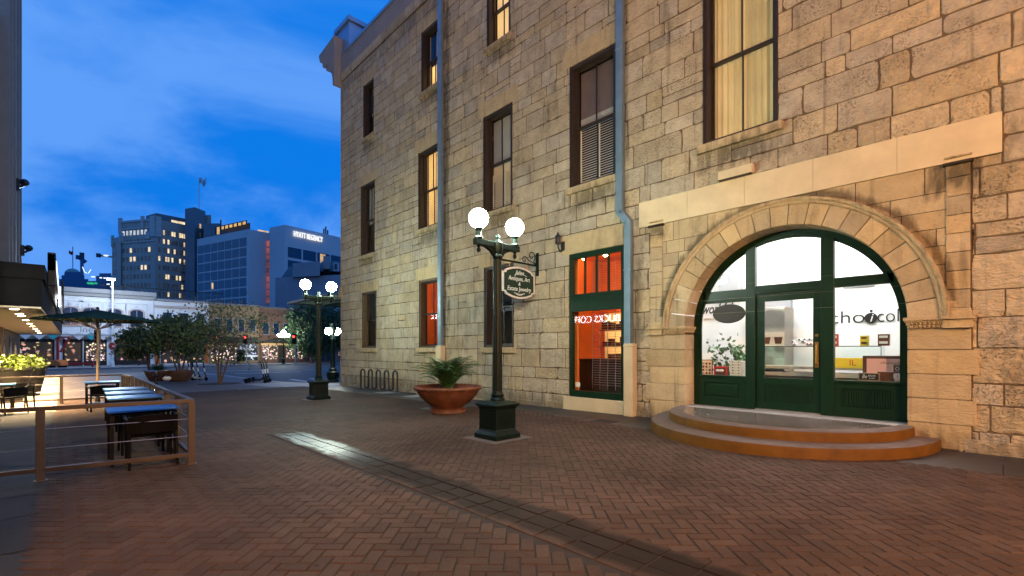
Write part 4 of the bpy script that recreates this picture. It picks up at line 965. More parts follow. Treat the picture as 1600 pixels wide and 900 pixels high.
# script lettering on the left side wall
w2 = thing('wall_lettering', 'black brush script on white board high at the left, partly behind the dark oval', 'lettering', (12.57, 5.2, 2.4))
MB().box(12.56, 12.59, 4.75, 5.72, 2.32, 2.80).build('board', M['white_plastic'], w2, w=True)
mb = MB(); put_text(mb, text_mesh('workful', .36, .80, .3, .003, offset=.006), (12.553, 5.22, 2.56), (0, -1, 0), (0, 0, 1)); mb.build('letters', M['black_ink'], w2, w=True)
ov = thing('oval_sign', 'dark oval sign hanging inside the left pane of the arch', 'sign', (10.08, 3.93, 2.235))
MB().prism([(0.32 * math.cos(a * math.pi / 24), .185 * math.sin(a * math.pi / 24)) for a in range(48)], lambda u, v, d: (d, u, v), -.02, .02).build('board', M['oval_dark'], ov, bevel=.006)
MB().tube([(-.005, 0.32 * math.cos(a * math.pi / 24), .185 * math.sin(a * math.pi / 24)) for a in range(48)], .016, 6, closed=True).build('rim', M['charcoal_paint'], ov, smooth=True)
mb = MB(); mb.tube([(0, .2, .09), (0, .2, .5)], .003, 4); mb.tube([(0, -.2, .09), (0, -.2, .5)], .003, 4); mb.build('cord', M['dark_iron'], ov)
# ficus, framed picture, ribboned box, stack of white boxes on the left window shelf
def leafy(mb, c, rad, n, size, rnd, flat=.6):
    for _ in range(n):
        p = Vector((rnd.gauss(0, 1), rnd.gauss(0, 1), rnd.gauss(0, 1)))
        p = Vector((c[0] + p.x * rad[0] * .5, c[1] + p.y * rad[1] * .5, c[2] + p.z * rad[2] * .5))
        d = Vector((rnd.gauss(0, 1), rnd.gauss(0, 1), rnd.gauss(-.2, flat))).normalized(); u = d.orthogonal().normalized(); k = d.cross(u)
        a = rnd.random() * 6.28; e1 = (u * math.cos(a) + k * math.sin(a)) * size * rnd.uniform(.7, 1.3); e2 = d.cross(e1).normalized() * size * .42
        mb.add([p, p + e1 * .5 + e2, p + e1, p + e1 * .5 - e2], [(0, 1, 2, 3)], 0, rnd.random())
fc = thing('ficus_plant', 'small leafy ficus in a pot behind the white boxes, left pane of the arch', 'plant', (10.75, 4.1, .902))
MB().lathe([(.09, -.6), (.12, -.58), (.13, -.3), (.14, -.3)], 16).build('pot', M['counter_dark'], fc, smooth=True)
rp_ = random.Random(8); stm = MB(); lf = MB()
for k in range(9):
    a = k * .7; e = (rp_.uniform(-.2, .2), rp_.uniform(-.36, .36), rp_.uniform(.2, .82)); stm.tube([(0, 0, -.3), (e[0] * .4, e[1] * .4, e[2] * .55), e], [.012, .008, .004], 5); leafy(lf, e, (.2, .24, .22), 46, .10, rp_)
stm.build('stem', M['bark'], fc); lf.build('foliage', M['leaf_ficus'], fc, fix=False)
pf = thing('picture_frame', 'leaning picture frame with coloured dots at left edge of left pane', 'picture', (10.2, 4.46, .902), R(20))
MB().box(-.015, .015, -.13, .13, 0, .36).build('frame', M['brown_card'], pf, bevel=.003); MB().box(-.019, -.0155, -.11, .11, .02, .34).build('print', M['cream_card'], pf)
mb = MB()
for i in range(3):
    for j in range(4): mb.box(-.022, -.0195, -.09 + i * .065, -.05 + i * .065, .04 + j * .07, .085 + j * .07, (i + j) % 3)
mb.build('dots', [M['terracotta'], M['brown_card'], M['grey_wall']], pf)
def ribbon(r, sx, sy, sz):
    mb = MB(); mb.box(-sx / 2 - .004, -sx / 2 - .001, -sy / 2 - .003, -sy / 2 + .03, 0, sz); mb.box(-sx / 2 - .004, -sx / 2 - .001, sy / 2 - .03, sy / 2 + .003, 0, sz); mb.box(-sx / 2 - .005, -sx / 2 - .001, -.1, .1, sz - .03, sz); mb.build('ribbon', M['red_ribbon'], r)
    mb = MB(); mb.sphere((-sx / 2 - .01, .05, sz * .6), .035, 8, 6, sc_=(.4, 1.4, .8)); mb.sphere((-sx / 2 - .01, -.03, sz * .6), .035, 8, 6, sc_=(.4, 1.4, .8)); mb.build('bow', M['white_plastic'], r, smooth=True)
carton('gift_box', 'dark brown gift box with red ribbon and white bow in left pane', (10.2, 4.13, .902), .12, .28, .22, 'brown_card', 0, ribbon)
wb = thing('box_stack', 'stack of white cartons with small dark holes beside the ribboned gift box', 'boxes', (10.2, 3.80, .902))
for k in range(6):
    mb = MB(); mb.box(-.1, .1, -.12, .12, k * .058, k * .058 + .054); bx_ = mb.build('carton', M['cream_card'], wb, bevel=.003)
    mb = MB()
    for yy in (-.06, .06): mb.box(-.103, -.1005, yy - .012, yy + .012, k * .058 + .018, k * .058 + .038)
    mb.build('hole', M['brown_card'], bx_)

# ------------------------------------------------------------------ doorstep
m, t, b = bsdf('landing_pavers'); paver_nodes(t, b, (.15, .12, .10), (.20, .165, .14), (.06, .05, .04), .8, .2, .1, 45); b.inputs['Specular IOR Level'].default_value = .12
stp = thing('doorstep', 'two curved orange painted steps below the arched shop door', 'steps', (W, 2.8, 0))
def half_disc(mb, a, b_, z0, z1, ms, mt, n=72, round_=.025):
    top = []; q = []
    lv = [(0, z0), (0, z1 - round_), (-round_ * .3, z1 - round_ * .3), (-round_, z1)]
    for k, (d, z) in enumerate(lv):
        for i in range(n + 1):
            t_ = math.pi * i / n; q.append((-(b_ + d) * math.sin(t_), -(a + d) * math.cos(t_), z))
    for k in range(len(lv) - 1):
        for i in range(n): o = k * (n + 1) + i; mb.add([], []); mb.f.append([o + 0, o + 1, o + n + 2, o + n + 1]); mb.m.append(ms if k < 2 else mt); mb.t.append(.5)
    mb.v += q; mb.f.append([3 * (n + 1) + i for i in range(n + 1)]); mb.m.append(mt); mb.t.append(.5)
    return mb
half_disc(MB(), 2.2, 2.45, -.12, .15, 0, 1).build('lower_step', [M['orange_step'], M['step_tread']], stp, smooth=True)
half_disc(MB(), 1.9, 1.98, .10, .30, 0, 1).build('upper_step', [M['orange_step'], M['step_tread']], stp, smooth=True)
half_disc(MB(), 1.66, 1.72, .28, .305, 0, 0, round_=.003).build('landing', M['landing_pavers'], stp)
MB().box(-.42, .42, -1.8, 1.8, .2, .299).build('sill_slab', M['concrete'], stp).location = (.2, 0, 0)
MB().box(-.2, 0, -1.7, 1.7, .3, .308).build('door_slab', M['concrete'], stp)

# ------------------------------------------------------------------ twin-globe street lamps
def make_lamp(name, label, loc, globe='globe'):
    r = thing(name, label, 'street lamp', loc, 0, 'twin-globe street lamps along the plaza')
    MB().sqlathe([(.285, 0), (.285, .075), (.265, .10), (.235, .13), (.225, .16), (.225, .50), (.235, .515), (.235, .53), (.275, .56), (.275, .59), (.2, .625), (.14, .64)]).build('pedestal', M['iron_green'], r, bevel=.008)
    pn = MB()
    for s_ in (-1, 1):
        pn.box(s_ * .226 - .004, s_ * .226 + .004, -.16, .16, .20, .46); pn.box(-.16, .16, s_ * .226 - .004, s_ * .226 + .004, .20, .46)
    pn.build('pedestal_panel', M['iron_green'], r, bevel=.003)
    c = MB(); c.lathe([(.13, .63), (.13, .67), (.105, .70), (.115, .74), (.095, .78), (.09, .80)], 24); c.lathe([(.088, .80), (.07, 3.08)], 32, rib=.07)
    c.lathe([(.072, 3.08), (.09, 3.11), (.09, 3.14), (.075, 3.17), (.10, 3.24), (.10, 3.36), (.05, 3.40), (.03, 3.43), (.045, 3.46), (.03, 3.50), (.0, 3.52)], 24)
    c.build('column', M['iron_green'], r, smooth=True)
    a = MB(); a.box(-.50, .50, -.055, .055, 3.27, 3.37)
    for s_ in (-1, 1):
        pts = [(s_ * .09, 3.12), (s_ * .16, 3.20), (s_ * .28, 3.255), (s_ * .44, 3.275), (s_ * .09, 3.275)]
        a.prism(pts if s_ > 0 else pts[::-1], lambda u, v, d: (u, d, v), -.035, .035)
        a.lathe([(.0, 3.14), (.03, 3.16), (.035, 3.20), (.02, 3.23), (.04, 3.27)], 12, (s_ * .42, 0, 0))
        a.lathe([(.065, 3.37), (.075, 3.39), (.05, 3.42), (.045, 3.50), (.075, 3.55)], 16, (s_ * .42, 0, 0))
    a.build('cross_arm', M['iron_green'], r, bevel=.006)
    for s_ in (-1, 1): MB().sphere((s_ * .42, 0, 3.71), .163, 28, 16).build('globe', M[globe], r, smooth=True)
    return r
lamp = make_lamp('street_lamp', 'nearest dark green lamp with two lit globes, on pedestal between terracotta bowl and arched door', (5.42, 6.02, g(6.0) + .004))
dup(lamp, (6.01, 15.4, g(15.4) + .004), 0, 'dark green lamp with two lit globes, standing apart left of the bike rack')
l3 = thing('street_lamp', 'small green lamp with two low round globes, partly behind the corner of the stone building', 'street lamp', (10.57, 25.12, g(25.1) - .05), R(20), 'twin-globe street lamps along the plaza')
MB().lathe([(.34, 0), (.34, .12), (.28, .2), (.34, .35), (.33, .55), (.2, .65), (.22, .72), (.14, .8), (.12, 1.0), (.10, 2.3), (.14, 2.36), (.11, 2.45), (.11, 2.6)], 16).build('column', M['iron_green'], l3, smooth=True)
MB().lathe([(.11, 2.6), (.2, 2.85), (.22, 3.0), (.16, 3.08), (.19, 3.2), (.12, 3.3)], 16).build('urn', M['iron_green'], l3, smooth=True)
mb = MB(); mb.box(-.3, .3, -.04, .04, 2.5, 2.58); mb.build('cross_arm', M['iron_green'], l3)
for s_ in (-1, 1): MB().sphere((s_ * .3, 0, 2.78), .19, 20, 12).build('globe', M['globe_far'], l3, smooth=True)
# the taller amber lamp that lights the wall stands behind the camera, past the end of the cafe building
la = thing('street_lamp', 'tall amber street lamp behind the viewpoint', 'street lamp', (-3.6, -5.0, 0))
MB().lathe([(.16, 0), (.14, .4), (.07, .5), (.055, 6.0)], 16).build('column', M['iron_green'], la, smooth=True)
MB().lathe([(.05, 6.0), (.26, 6.15), (.24, 6.25), (.05, 6.3)], 16).build('hood', M['iron_green'], la, smooth=True)
MB().sphere((0, 0, 5.9), .14, 16, 10).build('globe', M['warm_globe'], la, smooth=True)
AMB = bpy.data.lights.new('amber_bulb', 'POINT'); AMB.energy = AMBER_W; AMB.color = (1, .49, .13); AMB.shadow_soft_size = .22
ao = bpy.data.objects.new('amber_bulb', AMB); col.objects.link(ao); ao.parent = la; ao.location = (0.0, 0, 5.55)

lb2 = copy_tree(la); lb2.location = (3.4, -7.5, 0); lb2['label'] = 'second tall amber street lamp behind the viewpoint, nearer the stone wall'
for ch in lb2.children:
    if ch.type == 'LIGHT': ch.data = ch.data.copy(); ch.data.energy = AMBER2_W
# ------------------------------------------------------------------ terracotta bowl with palm, manhole, bike rack
BX, BY = 6.9, 9.5
bw = thing('planter', 'wide terracotta bowl with rope rim, on the brick plaza beside the nearest lamp', 'planter', (BX, BY, g(BY)))
bm_ = MB(); bm_.lathe([(.40, 0), (.45, .02), (.45, .08), (.36, .12), (.38, .15), (.55, .27), (.70, .42), (.78, .56), (.80, .62), (.76, .62), (.72, .56), (.5, .5), (.0, .5)], 48, cap=False); bm_.build('bowl', M['terracotta'], bw, smooth=True)
rp2 = MB(); K = 160; rp2.tube([(.80 * math.cos(2 * math.pi * i / K), .80 * math.sin(2 * math.pi * i / K), .62) for i in range(K)], [.042 + .008 * math.sin(i * 2 * math.pi * 40 / K) for i in range(K)], 8, closed=True); rp2.build('rope_rim', M['terracotta'], bw, smooth=True)
MB().lathe([(.0, .55), (.74, .555)], 32, cap=False).build('soil', M['soil'], bw)
def fronds(r, n, length, rnd, name, mm, z0=0.0, leaf=.16, spread=1.0, EL0=35):
    st_ = MB(); lf_ = MB()
    for k in range(n):
        az = k * 2.4 + rnd.random(); el = R(rnd.uniform(EL0, 88)); L_ = length * rnd.uniform(.7, 1.1); p = Vector((rnd.uniform(-.08, .08), rnd.uniform(-.08, .08), z0)); d = Vector((math.cos(az) * math.cos(el) * spread, math.sin(az) * math.cos(el) * spread, math.sin(el))).normalized()
        pts = [p.copy()]; S = 14
        for i in range(S):
            p = p + d * L_ / S; d = (d + Vector((math.cos(az) * .05, math.sin(az) * .05, -.035 - .011 * i))).normalized(); pts.append(p.copy())
        st_.tube(pts, [.010 * (1 - i / (S + 2)) + .002 for i in range(S + 1)], 4)
        for i in range(3, S + 1):
            dd = (pts[i] - pts[i - 1]).normalized(); side = dd.cross(Vector((0, 0, 1)))
            if side.length < .05: side = Vector((1, 0, 0))
            side.normalize(); ll = leaf * (1.2 - abs(i - S * .55) / S) * rnd.uniform(.8, 1.1)
            for s_ in (-1, 1):
                for q in (0, .5):
                    o = pts[i - 1].lerp(pts[i], q); e = o + (side * s_ * .85 + dd * .75 + Vector((0, 0, -.22))).normalized() * ll; w_ = dd * .011
                    lf_.add([o - w_, o + w_, e], [(0, 1, 2)], 0, rnd.random())
    st_.build('stem', M[mm], r); lf_.build(name, M[mm], r, fix=False)
pl = thing('palm_plant', 'bushy green palm growing in the large terracotta bowl', 'plant', (BX, BY, g(BY) + .56))
fronds(pl, 70, 1.12, random.Random(5), 'fronds', 'leaf_palm', 0, .19, 1.0, 60)
mh = thing('manhole_cover', 'round dark manhole cover in a concrete pad behind the terracotta bowl', 'manhole', (7.32, 10.35, g(10.35) + .005))
MB().lathe([(.34, 0), (.34, .008), (.31, .010), (.0, .010)], 36).build('cover', M['dark_iron'], mh)
mb = MB()
for k in range(-4, 5): mb.box(-.25, .25, k * .055 - .01, k * .055 + .01, .010, .016)
mb.build('tread', M['dark_iron'], mh)
y_a, y_b = 18.55, 15.9; H = 5; pts = []; zt_, zb_ = .70, .14; dy = (y_b - y_a) / (2 * H - 1); rr = abs(dy) / 2
xr = lambda y: 9.0 + (18.55 - y) * .07
pts.append((xr(y_a), y_a, -.03))
for k in range(2 * H):
    y = y_a + dy * k
    if k % 2 == 0: pts += [(xr(y), y, .15 if k else .1), (xr(y), y, .68)]
    else: pts += [(xr(y), y, .68), (xr(y), y, .15 if k < 2 * H - 1 else .1)]
    if k < 2 * H - 1:
        up = k % 2 == 0
        for i in range(1, 8):
            a = math.pi * i / 8; yy = y + dy / 2 - dy / 2 * math.cos(a); pts.append((xr(yy), yy, (.68 + rr * math.sin(a)) if up else (.15 - rr * .55 * math.sin(a))))
pts.append((xr(y_b), y_b, -.03))
rack = thing('bike_rack', 'black serpentine bike rack against the foot of the stone wall', 'bike rack', (9.1, 17.2, g(17.2)))
mb = MB(); mb.tube([(p[0] - 9.1, p[1] - 17.2, p[2]) for p in pts], .038, 10); mb.build('serpentine_tube', M['dark_iron'], rack, smooth=True)
for y in (y_a, y_b): MB().lathe([(.09, -.01), (.09, .012), (.04, .02)], 12, (xr(y) - 9.1, y - 17.2, g(y) - g(17.2))).build('base_flange', M['dark_iron'], rack)

# ------------------------------------------------------------------ hanging sign and sconce on the wall
SY = 8.88
hs = thing('hanging_sign', 'green hanging sign with white scalloped border on scrolled bracket, behind the nearest lamp', 'sign', (W, SY, 3.8))
mb = MB(); mb.beam((0, 0, 0), (-1.42, 0, 0), .035, .045); mb.box(-.02, 0, -.05, .05, -.28, .36); mb.beam((-.05, 0, .3), (-.05, 0, -.2), .03, .03)
sp1 = [(-.06 - .02 * i, 0, .04 + .012 * i) for i in range(6)]
def scroll(cx, cz, r0, r1, a0, a1, n=26): return [(cx + (r0 + (r1 - r0) * i / n) * math.cos(a0 + (a1 - a0) * i / n), 0, cz + (r0 + (r1 - r0) * i / n) * math.sin(a0 + (a1 - a0) * i / n)) for i in range(n + 1)]
mb.tube([(-.05, 0, .02)] + scroll(-.24, .24, .15, .04, R(-60), R(330)), .013, 6); mb.tube([(-.10, 0, .03), (-.35, 0, .12)] + scroll(-.52, .11, .09, .025, R(60), R(400)), .012, 6)
mb.build('bracket', M['iron_green'], hs)
ol = [(-.60, -.26), (-.52, -.26), (-.48, -.33), (-.25, -.40), (0, -.43), (.25, -.40), (.48, -.33), (.52, -.26), (.60, -.26)]
ol = ol + [(-u, -v) for u, v in ol]
fnS = lambda u, v, d: (-.74 + u, d, -.54 + v)
MB().prism(ol, fnS, -.022, .022).build('border', M['sign_white'], hs, bevel=.004)
MB().prism([(u * .915, v * .885) for u, v in ol], fnS, -.026, .026).build('board', M['sign_green'], hs)
mb = MB()
for s_, sz, wd_, dz, sh in (('Jalen', .17, .36, .26, .5), ('Antiques, Art', .16, .80, .10, .12), ('&', .12, None, -.035, .2), ('Estate Jewelry', .16, .88, -.17, .12)):
    put_text(mb, text_mesh(s_, sz, wd_, sh, .001, offset=.001), (-.74, -.028, -.54 + dz), (1, 0, 0), (0, 0, 1))
mb.tube([(-.74 - .2 + .04 * i, -.029, -.54 - .275 - .03 * math.sin(math.pi * i / 10)) for i in range(11)], .008, 4); mb.tube([(-.74 - .12 + .04 * i, -.029, -.54 - .305 - .03 * math.sin(math.pi * i / 6)) for i in range(7)], .008, 4)
mb.tube([(-.74 + .1 + .03 * i, -.029, -.54 + .25 - .01 * i) for i in range(7)], .006, 4)
mb.build('lettering', M['letter_white'], hs)
mb = MB(); mb.tube([(-.40, 0, -.02), (-.40, 0, -.16)], .006, 5); mb.tube([(-1.08, 0, -.02), (-1.08, 0, -.16)], .006, 5); mb.build('hook', M['brass'], hs)
wl2 = thing('wall_lantern', 'small dark iron lantern arm on the wall above the tall green window', 'lantern', (W, 7.95, 4.2))
mb = MB(); mb.box(-.03, 0, -.06, .06, -.12, .12); mb.tube([(-.02, 0, -.1), (-.16, -.02, -.16), (-.26, -.04, -.06), (-.27, -.04, .02)], .02, 8); mb.build('arm', M['dark_iron'], wl2, smooth=True)
mb = MB(); mb.lathe([(.04, .0), (.075, .02), (.07, .18), (.09, .2), (.03, .27), (.01, .32)], 10, (-.27, -.04, 0)); mb.build('lantern_body', M['dark_iron'], wl2)

# ------------------------------------------------------------------ cafe terrace: fences
def fence_run(mbp, mbr, mbc, a, b_, n, base=True, first=True, flat=False):
    a, b_ = Vector(a), Vector(b_); d = (b_ - a).normalized()
    for i in range(0 if first else 1, n + 1):
        p = a.lerp(b_, i / n); z = g(p.y); mbp.append((p.x, p.y, z))
    z0, z1 = g(a.y), g(b_.y)
    mbr.beam((a.x, a.y, z0 + .85), (b_.x, b_.y, z1 + .85), .065, .05)
    if base: mbr.beam((a.x, a.y, z0 + .13), (b_.x, b_.y, z1 + .13), .05, .05)
    for h in (.38, .61): mbc.tube([(a.x, a.y, z0 + h), (b_.x, b_.y, z1 + h)], .0045, 5)
def fence(label, runs):
    r0 = runs[0][0]; r = thing('metal_fence', label, 'fence', (r0[0], r0[1], g(r0[1])))
    P, rail, cab = [], MB(), MB()
    for i, (a, b_, n) in enumerate(runs): fence_run(P, rail, cab, (*a, 0), (*b_, 0), n, first=(i == 0))
    rail.build('rail', M['bronze_paint'], r, w=True, bevel=.004); cab.build('cable', M['steel'], r, w=True)
    for p in P:
        mb = MB(); mb.box(p[0] - .04, p[0] + .04, p[1] - .03, p[1] + .03, p[2] - .005, p[2] + .828); mb.box(p[0] - .06, p[0] + .06, p[1] - .05, p[1] + .05, p[2] - .004, p[2] + .012); mb.build('post', M['bronze_paint'], r, w=True, bevel=.003)
fence('low bronze cable fence at the front and right side of the cafe terrace', [((-3.1, 8.28), (-1.66, 8.03), 1), ((-1.66, 8.03), (-.2, 7.78), 1), ((-.2, 7.78), (1.24, 7.53), 1), ((1.24, 7.53), (1.45, 16.5), 7)])
fence('low bronze cable fence closing the far end of the cafe terrace', [((-3.0, 20.35), (-1.5, 20.2), 1), ((-1.5, 20.2), (-.06, 20.1), 1), ((-.06, 20.1), (1.40, 20.0), 1), ((1.40, 20.0), (1.45, 17.6), 4)])

struct(MB().add([(-6, 17.5, g(17.5) + .003), (-.16, 17.5, g(17.5) + .003), (-.16, 26.9, g(26.9) + .003), (-6, 26.9, g(26.9) + .003)], [(0, 1, 2, 3)]).add([(-6, 26.9, g(26.9) + .003), (-.16, 26.9, g(26.9) + .003), (-.16, 44, g(44) + .003), (-6, 44, g(44) + .003)], [(0, 1, 2, 3)]).build('canopy_lit_paving', M['downlit_paving'], fix=False))  # pale sheet: downlight pool put into the floor colour, bounces up to the soffit
# tables and chairs
def make_table():
    r = thing('cafe_table', '', 'table', (0, 0, 0), 0, 'dark cafe tables on the terrace')
    MB().box(-.39, .39, -.35, .35, .705, .735).build('tabletop', M['table_metal'], r, bevel=.006)
    mb = MB(); mb.box(-.36, .36, -.32, .32, .675, .704); mb.build('apron', M['black_plastic'], r)
    for sx in (-1, 1):
        for sy in (-1, 1): MB().box(sx * .34 - .018, sx * .34 + .018, sy * .30 - .018, sy * .30 + .018, 0, .675).build('leg', M['black_plastic'], r)
    return r
def make_chair():
    r = thing('cafe_chair', '', 'chair', (0, 0, 0), 0, 'dark woven armchairs on the terrace')
    MB().box(-.23, .23, -.22, .22, .405, .445).build('seat', M['black_weave'], r, bevel=.012)
    mb = MB(); n = 8; q = []
    for i in range(n + 1):
        u = -.25 + .5 * i / n; y = -.24 - .05 * (1 - (u / .25) ** 2)
        q += [(u, y, .46), (u, y - .02, .67 + .03 * (1 - (u / .25) ** 2)), (u, y - .025, .46), (u, y - .045, .67 + .03 * (1 - (u / .25) ** 2))]
    mb.add(q, [f for i in range(n) for f in ((4 * i, 4 * i + 4, 4 * i + 5, 4 * i + 1), (4 * i + 2, 4 * i + 3, 4 * i + 7, 4 * i + 6), (4 * i + 1, 4 * i + 5, 4 * i + 7, 4 * i + 3), (4 * i, 4 * i + 2, 4 * i + 6, 4 * i + 4))] + [(0, 1, 3, 2), (4 * n, 4 * n + 2, 4 * n + 3, 4 * n + 1)])
    mb.build('backrest', M['black_weave'], r)
    for sx in (-1, 1):
        MB().tube([(sx * .24, .22, 0), (sx * .245, .21, .40), (sx * .25, .20, .62)], .018, 8).build('leg', M['black_plastic'], r, smooth=True)
        MB().tube([(sx * .25, -.29, 0), (sx * .245, -.23, .42), (sx * .25, -.26, .68)], .018, 8).build('leg', M['black_plastic'], r, smooth=True)
        MB().tube([(sx * .25, -.25, .63), (sx * .275, -.05, .64), (sx * .27, .14, .66), (sx * .25, .21, .60)], .02, 8).build('armrest', M['black_plastic'], r, smooth=True)
    return r
T = make_table(); tx = [(.80, 8.42, 'nearest dark table along the side fence, in the front corner of the terrace'), (.93, 10.85, 'second dark table from the front along the side fence'), (.98, 12.25, 'third dark table from the front along the side fence'), (1.02, 13.7, 'fourth dark table from the front, last before the fence gap'), (.80, 18.0, 'dark table beside the green umbrella pole'), (-1.35, 18.7, 'dark table at the left edge between chairs, before the planters')]
for i, (x, y, lb_) in enumerate(tx):
    o = T if i == 0 else copy_tree(T); o.location = (x, y, g(y)); o['label'] = lb_
Cc = make_chair(); cx_ = [(.85, 7.93, 0, 'nearest dark armchair with brown cushion, tucked at the front table'), (.86, 9.12, 180, 'dark armchair behind the front table, facing the viewer'), (.95, 10.15, 0, 'dark armchair in front of the second table'), (.98, 11.5, 180, 'dark armchair between the second and third tables'), (1.02, 13.0, 0, 'dark armchair between the third and fourth tables'), (1.03, 14.45, 180, 'dark armchair beyond the fourth table, before the fence gap'), (.72, 16.75, 8, 'lone dark armchair with its curved back, before the umbrella table'), (-1.05, 17.6, 40, 'front dark armchair at the left edge, by the left table'), (-.95, 19.3, 160, 'rear dark armchair at the left edge, nearer the planters')]
for i, (x, y, a, lb_) in enumerate(cx_):
    o = Cc if i == 0 else copy_tree(Cc); o.location = (x, y, g(y)); o.rotation_euler = (0, 0, R(a)); o['label'] = lb_
cu = tag(MB().box(.85 - .22, .85 + .22, 7.93 - .2, 7.93 + .22, g(7.9) + .447, g(7.9) + .50).build('seat_cushion', M['cushion'], bevel=.02), 'flat brown cushion on the nearest armchair', 'cushion')

# umbrella
um = thing('patio_umbrella', 'large dark green patio umbrella with wooden pole over the terrace', 'umbrella', (.75, 19.2, g(19.2)))
mb = MB(); n = 8; A = [2 * math.pi * (i + .5) / n + .2 for i in range(n)]; q = [(0, 0, 2.90)]
for rr_, z in ((.5, 2.80), (1.0, 2.70), (1.5, 2.60), (1.51, 2.56)):
    for i in range(n):
        for k in range(6):
            a = A[i] + (A[(i + 1) % n] - A[i]) % (2 * math.pi) * k / 6; chord = math.cos(math.pi / n) / math.cos((a - A[i]) % (2 * math.pi) - math.pi / n)
            q.append((rr_ * chord * math.cos(a), rr_ * chord * math.sin(a), z - .05 * math.sin(math.pi * k / 6) * (rr_ / 1.5) * (1 if z > 2.57 else .3)))
m_ = 6 * n; fs = [(0, 1 + j, 1 + (j + 1) % m_) for j in range(m_)] + [(1 + r_ * m_ + j, 1 + r_ * m_ + (j + 1) % m_, 1 + (r_ + 1) * m_ + (j + 1) % m_, 1 + (r_ + 1) * m_ + j)[::1] for r_ in range(3) for j in range(m_)]
mb.add(q, fs); mb.build('canopy', M['umbrella_green'], um, fix=False)
MB().lathe([(.03, 2.9), (.045, 2.93), (.03, 2.97), (.0, 2.99)], 10).build('finial', M['dark_iron'], um, smooth=True)
MB().tube([(0, 0, 0), (0, 0, 2.88)], .035, 14).build('pole', M['wood_pole'], um, smooth=True)
for a in A: MB().beam((.04 * math.cos(a), .04 * math.sin(a), 2.83), (1.47 * math.cos(a), 1.47 * math.sin(a), 2.585), .022, .03).build('rib', M['wood_pole'], um)
for a in A: MB().beam((.05 * math.cos(a), .05 * math.sin(a), 2.30), (.9 * math.cos(a), .9 * math.sin(a), 2.68), .018, .025).build('strut', M['wood_pole'], um)
MB().lathe([(.3, 0), (.3, .05), (.06, .08), (.05, .3)], 20).build('base', M['dark_iron'], um)

# tall planters with lime foliage
def tall_planter(x, y, s_, label, plabel, seed):
    r = thing('planter', label, 'planter', (x, y, g(y))); MB().lathe([(.36 * s_, 0), (.62 * s_, 1.05), (.66 * s_, 1.06), (.66 * s_, 1.12), (.58 * s_, 1.12), (.57 * s_, 1.0), (.0, 1.0)], 32, cap=False).build('pot', M['charcoal_paint'], r, smooth=True); MB().lathe([(.0, 1.04), (.57 * s_, 1.04)], 24, cap=False).build('soil', M['soil'], r)
    p = thing('potted_shrub', plabel, 'plant', (x, y, g(y) + 1.03)); rn_ = random.Random(seed); st_ = MB(); l_ = MB()
    for k in range(26):
        a = rn_.random() * 6.28; e = (math.cos(a) * rn_.uniform(.2, .7) * s_, math.sin(a) * rn_.uniform(.2, .7) * s_, rn_.uniform(.08, .38)); st_.tube([(e[0] * .2, e[1] * .2, 0), (e[0] * .6, e[1] * .6, e[2] * .7), e], [.01, .007, .004], 4); leafy(l_, e, (.2, .2, .14), 22, .10, rn_)
    st_.build('stem', M['leaf_lime'], p); l_.build('foliage', M['leaf_lime'], p, fix=False)
tall_planter(-1.35, 22.6, 1.0, 'tall dark tapered planter by the terrace end, the nearer of two', 'yellow-green shrub in the nearer tall planter', 3)
tall_planter(-.95, 25.2, .8, 'tall dark tapered planter behind the nearer one under the canopy', 'yellow-green shrub in the farther tall planter', 4)

# ------------------------------------------------------------------ the cafe building on the left
cb = thing('cafe_building', 'left building with dark flat canopy, lit cream soffit and tall beige block above', 'building', (-3.5, 25, -.3))
mb = MB(); mb.box(-14, -2.2, -.6, 38, -.4, 6.6 if False else 3.7); mb.box(-14, -2.2, 38, 47, -.4, 3.7); mb.build('wall', M['charcoal_paint'], cb, w=True)
MB().box(-14, -2.65, -.62, 37.9, 3.7, 20).build('upper_wall', M['building_cream'], cb, w=True)
tw = MB(); tw.box(-14, -2.2, 38, 47, 3.7, 27)
for y in (38.6, 41, 44, 46.4): tw.box(-2.2, -2.1, y, y + .35, 3.7, 27)
tw.build('tower_wall', M['building_cream'], cb, w=True)
for y, z in ((41.5, 11.6), (46.2, 8.3)):
    mb = MB(); mb.box(-2.1, -1.95, y - .15, y + .15, z - .4, z + .3); mb.sphere((-1.75, y, z + .15), .22, 8, 6); mb.beam((-2, y, z - .2), (-1.6, y, z + .1), .12, .12); mb.build('wall_bracket', M['dark_iron'], cb, w=True)
cpl = [(-.42, 17.4), (-.10, 47), (-2.2, 47), (-2.2, 17.4)]
MB().prism([(-.44, 17.42), (-.12, 47), (-2.2, 47), (-2.2, 17.42)], lambda u, v, d: (u, v, d), 2.555, 2.60).build('soffit', M['soffit_paint'], cb, w=True)
fa = MB(); fa.prism(cpl, lambda u, v, d: (u, v, d), 2.601, 3.32); fa.prism([(-.36, 17.34), (-.04, 47.1), (-2.2, 47.1), (-2.2, 17.34)], lambda u, v, d: (u, v, d), 3.321, 3.70); fa.box(-6.5, -2.2, 17.36, 17.42, 2.58, 3.68); fa.build('canopy', M['canopy_black'], cb, w=True, bevel=.01)
for i, y in enumerate((18.1, 20.4, 21.6, 24.6, 27.8, 31, 35, 39, 43)):
    x = -.95 - (y - 18) * .008; d = MB(); d.lathe([(.085, 2.549), (.085, 2.554)], 16, (x, y, 0)); d.build('downlight', M['downlight'], cb, w=True)
    dl = bpy.data.lights.new('downlight_beam', 'AREA'); dl.shape = 'DISK'; dl.size = .17; dl.energy = DOWN_W; dl.color = (1, .70, .36); dl.spread = R(115)
    do = bpy.data.objects.new('downlight_beam', dl); col.objects.link(do); do.parent = cb; do.location = (x + 3.5, y - 25, 2.545 + .3)
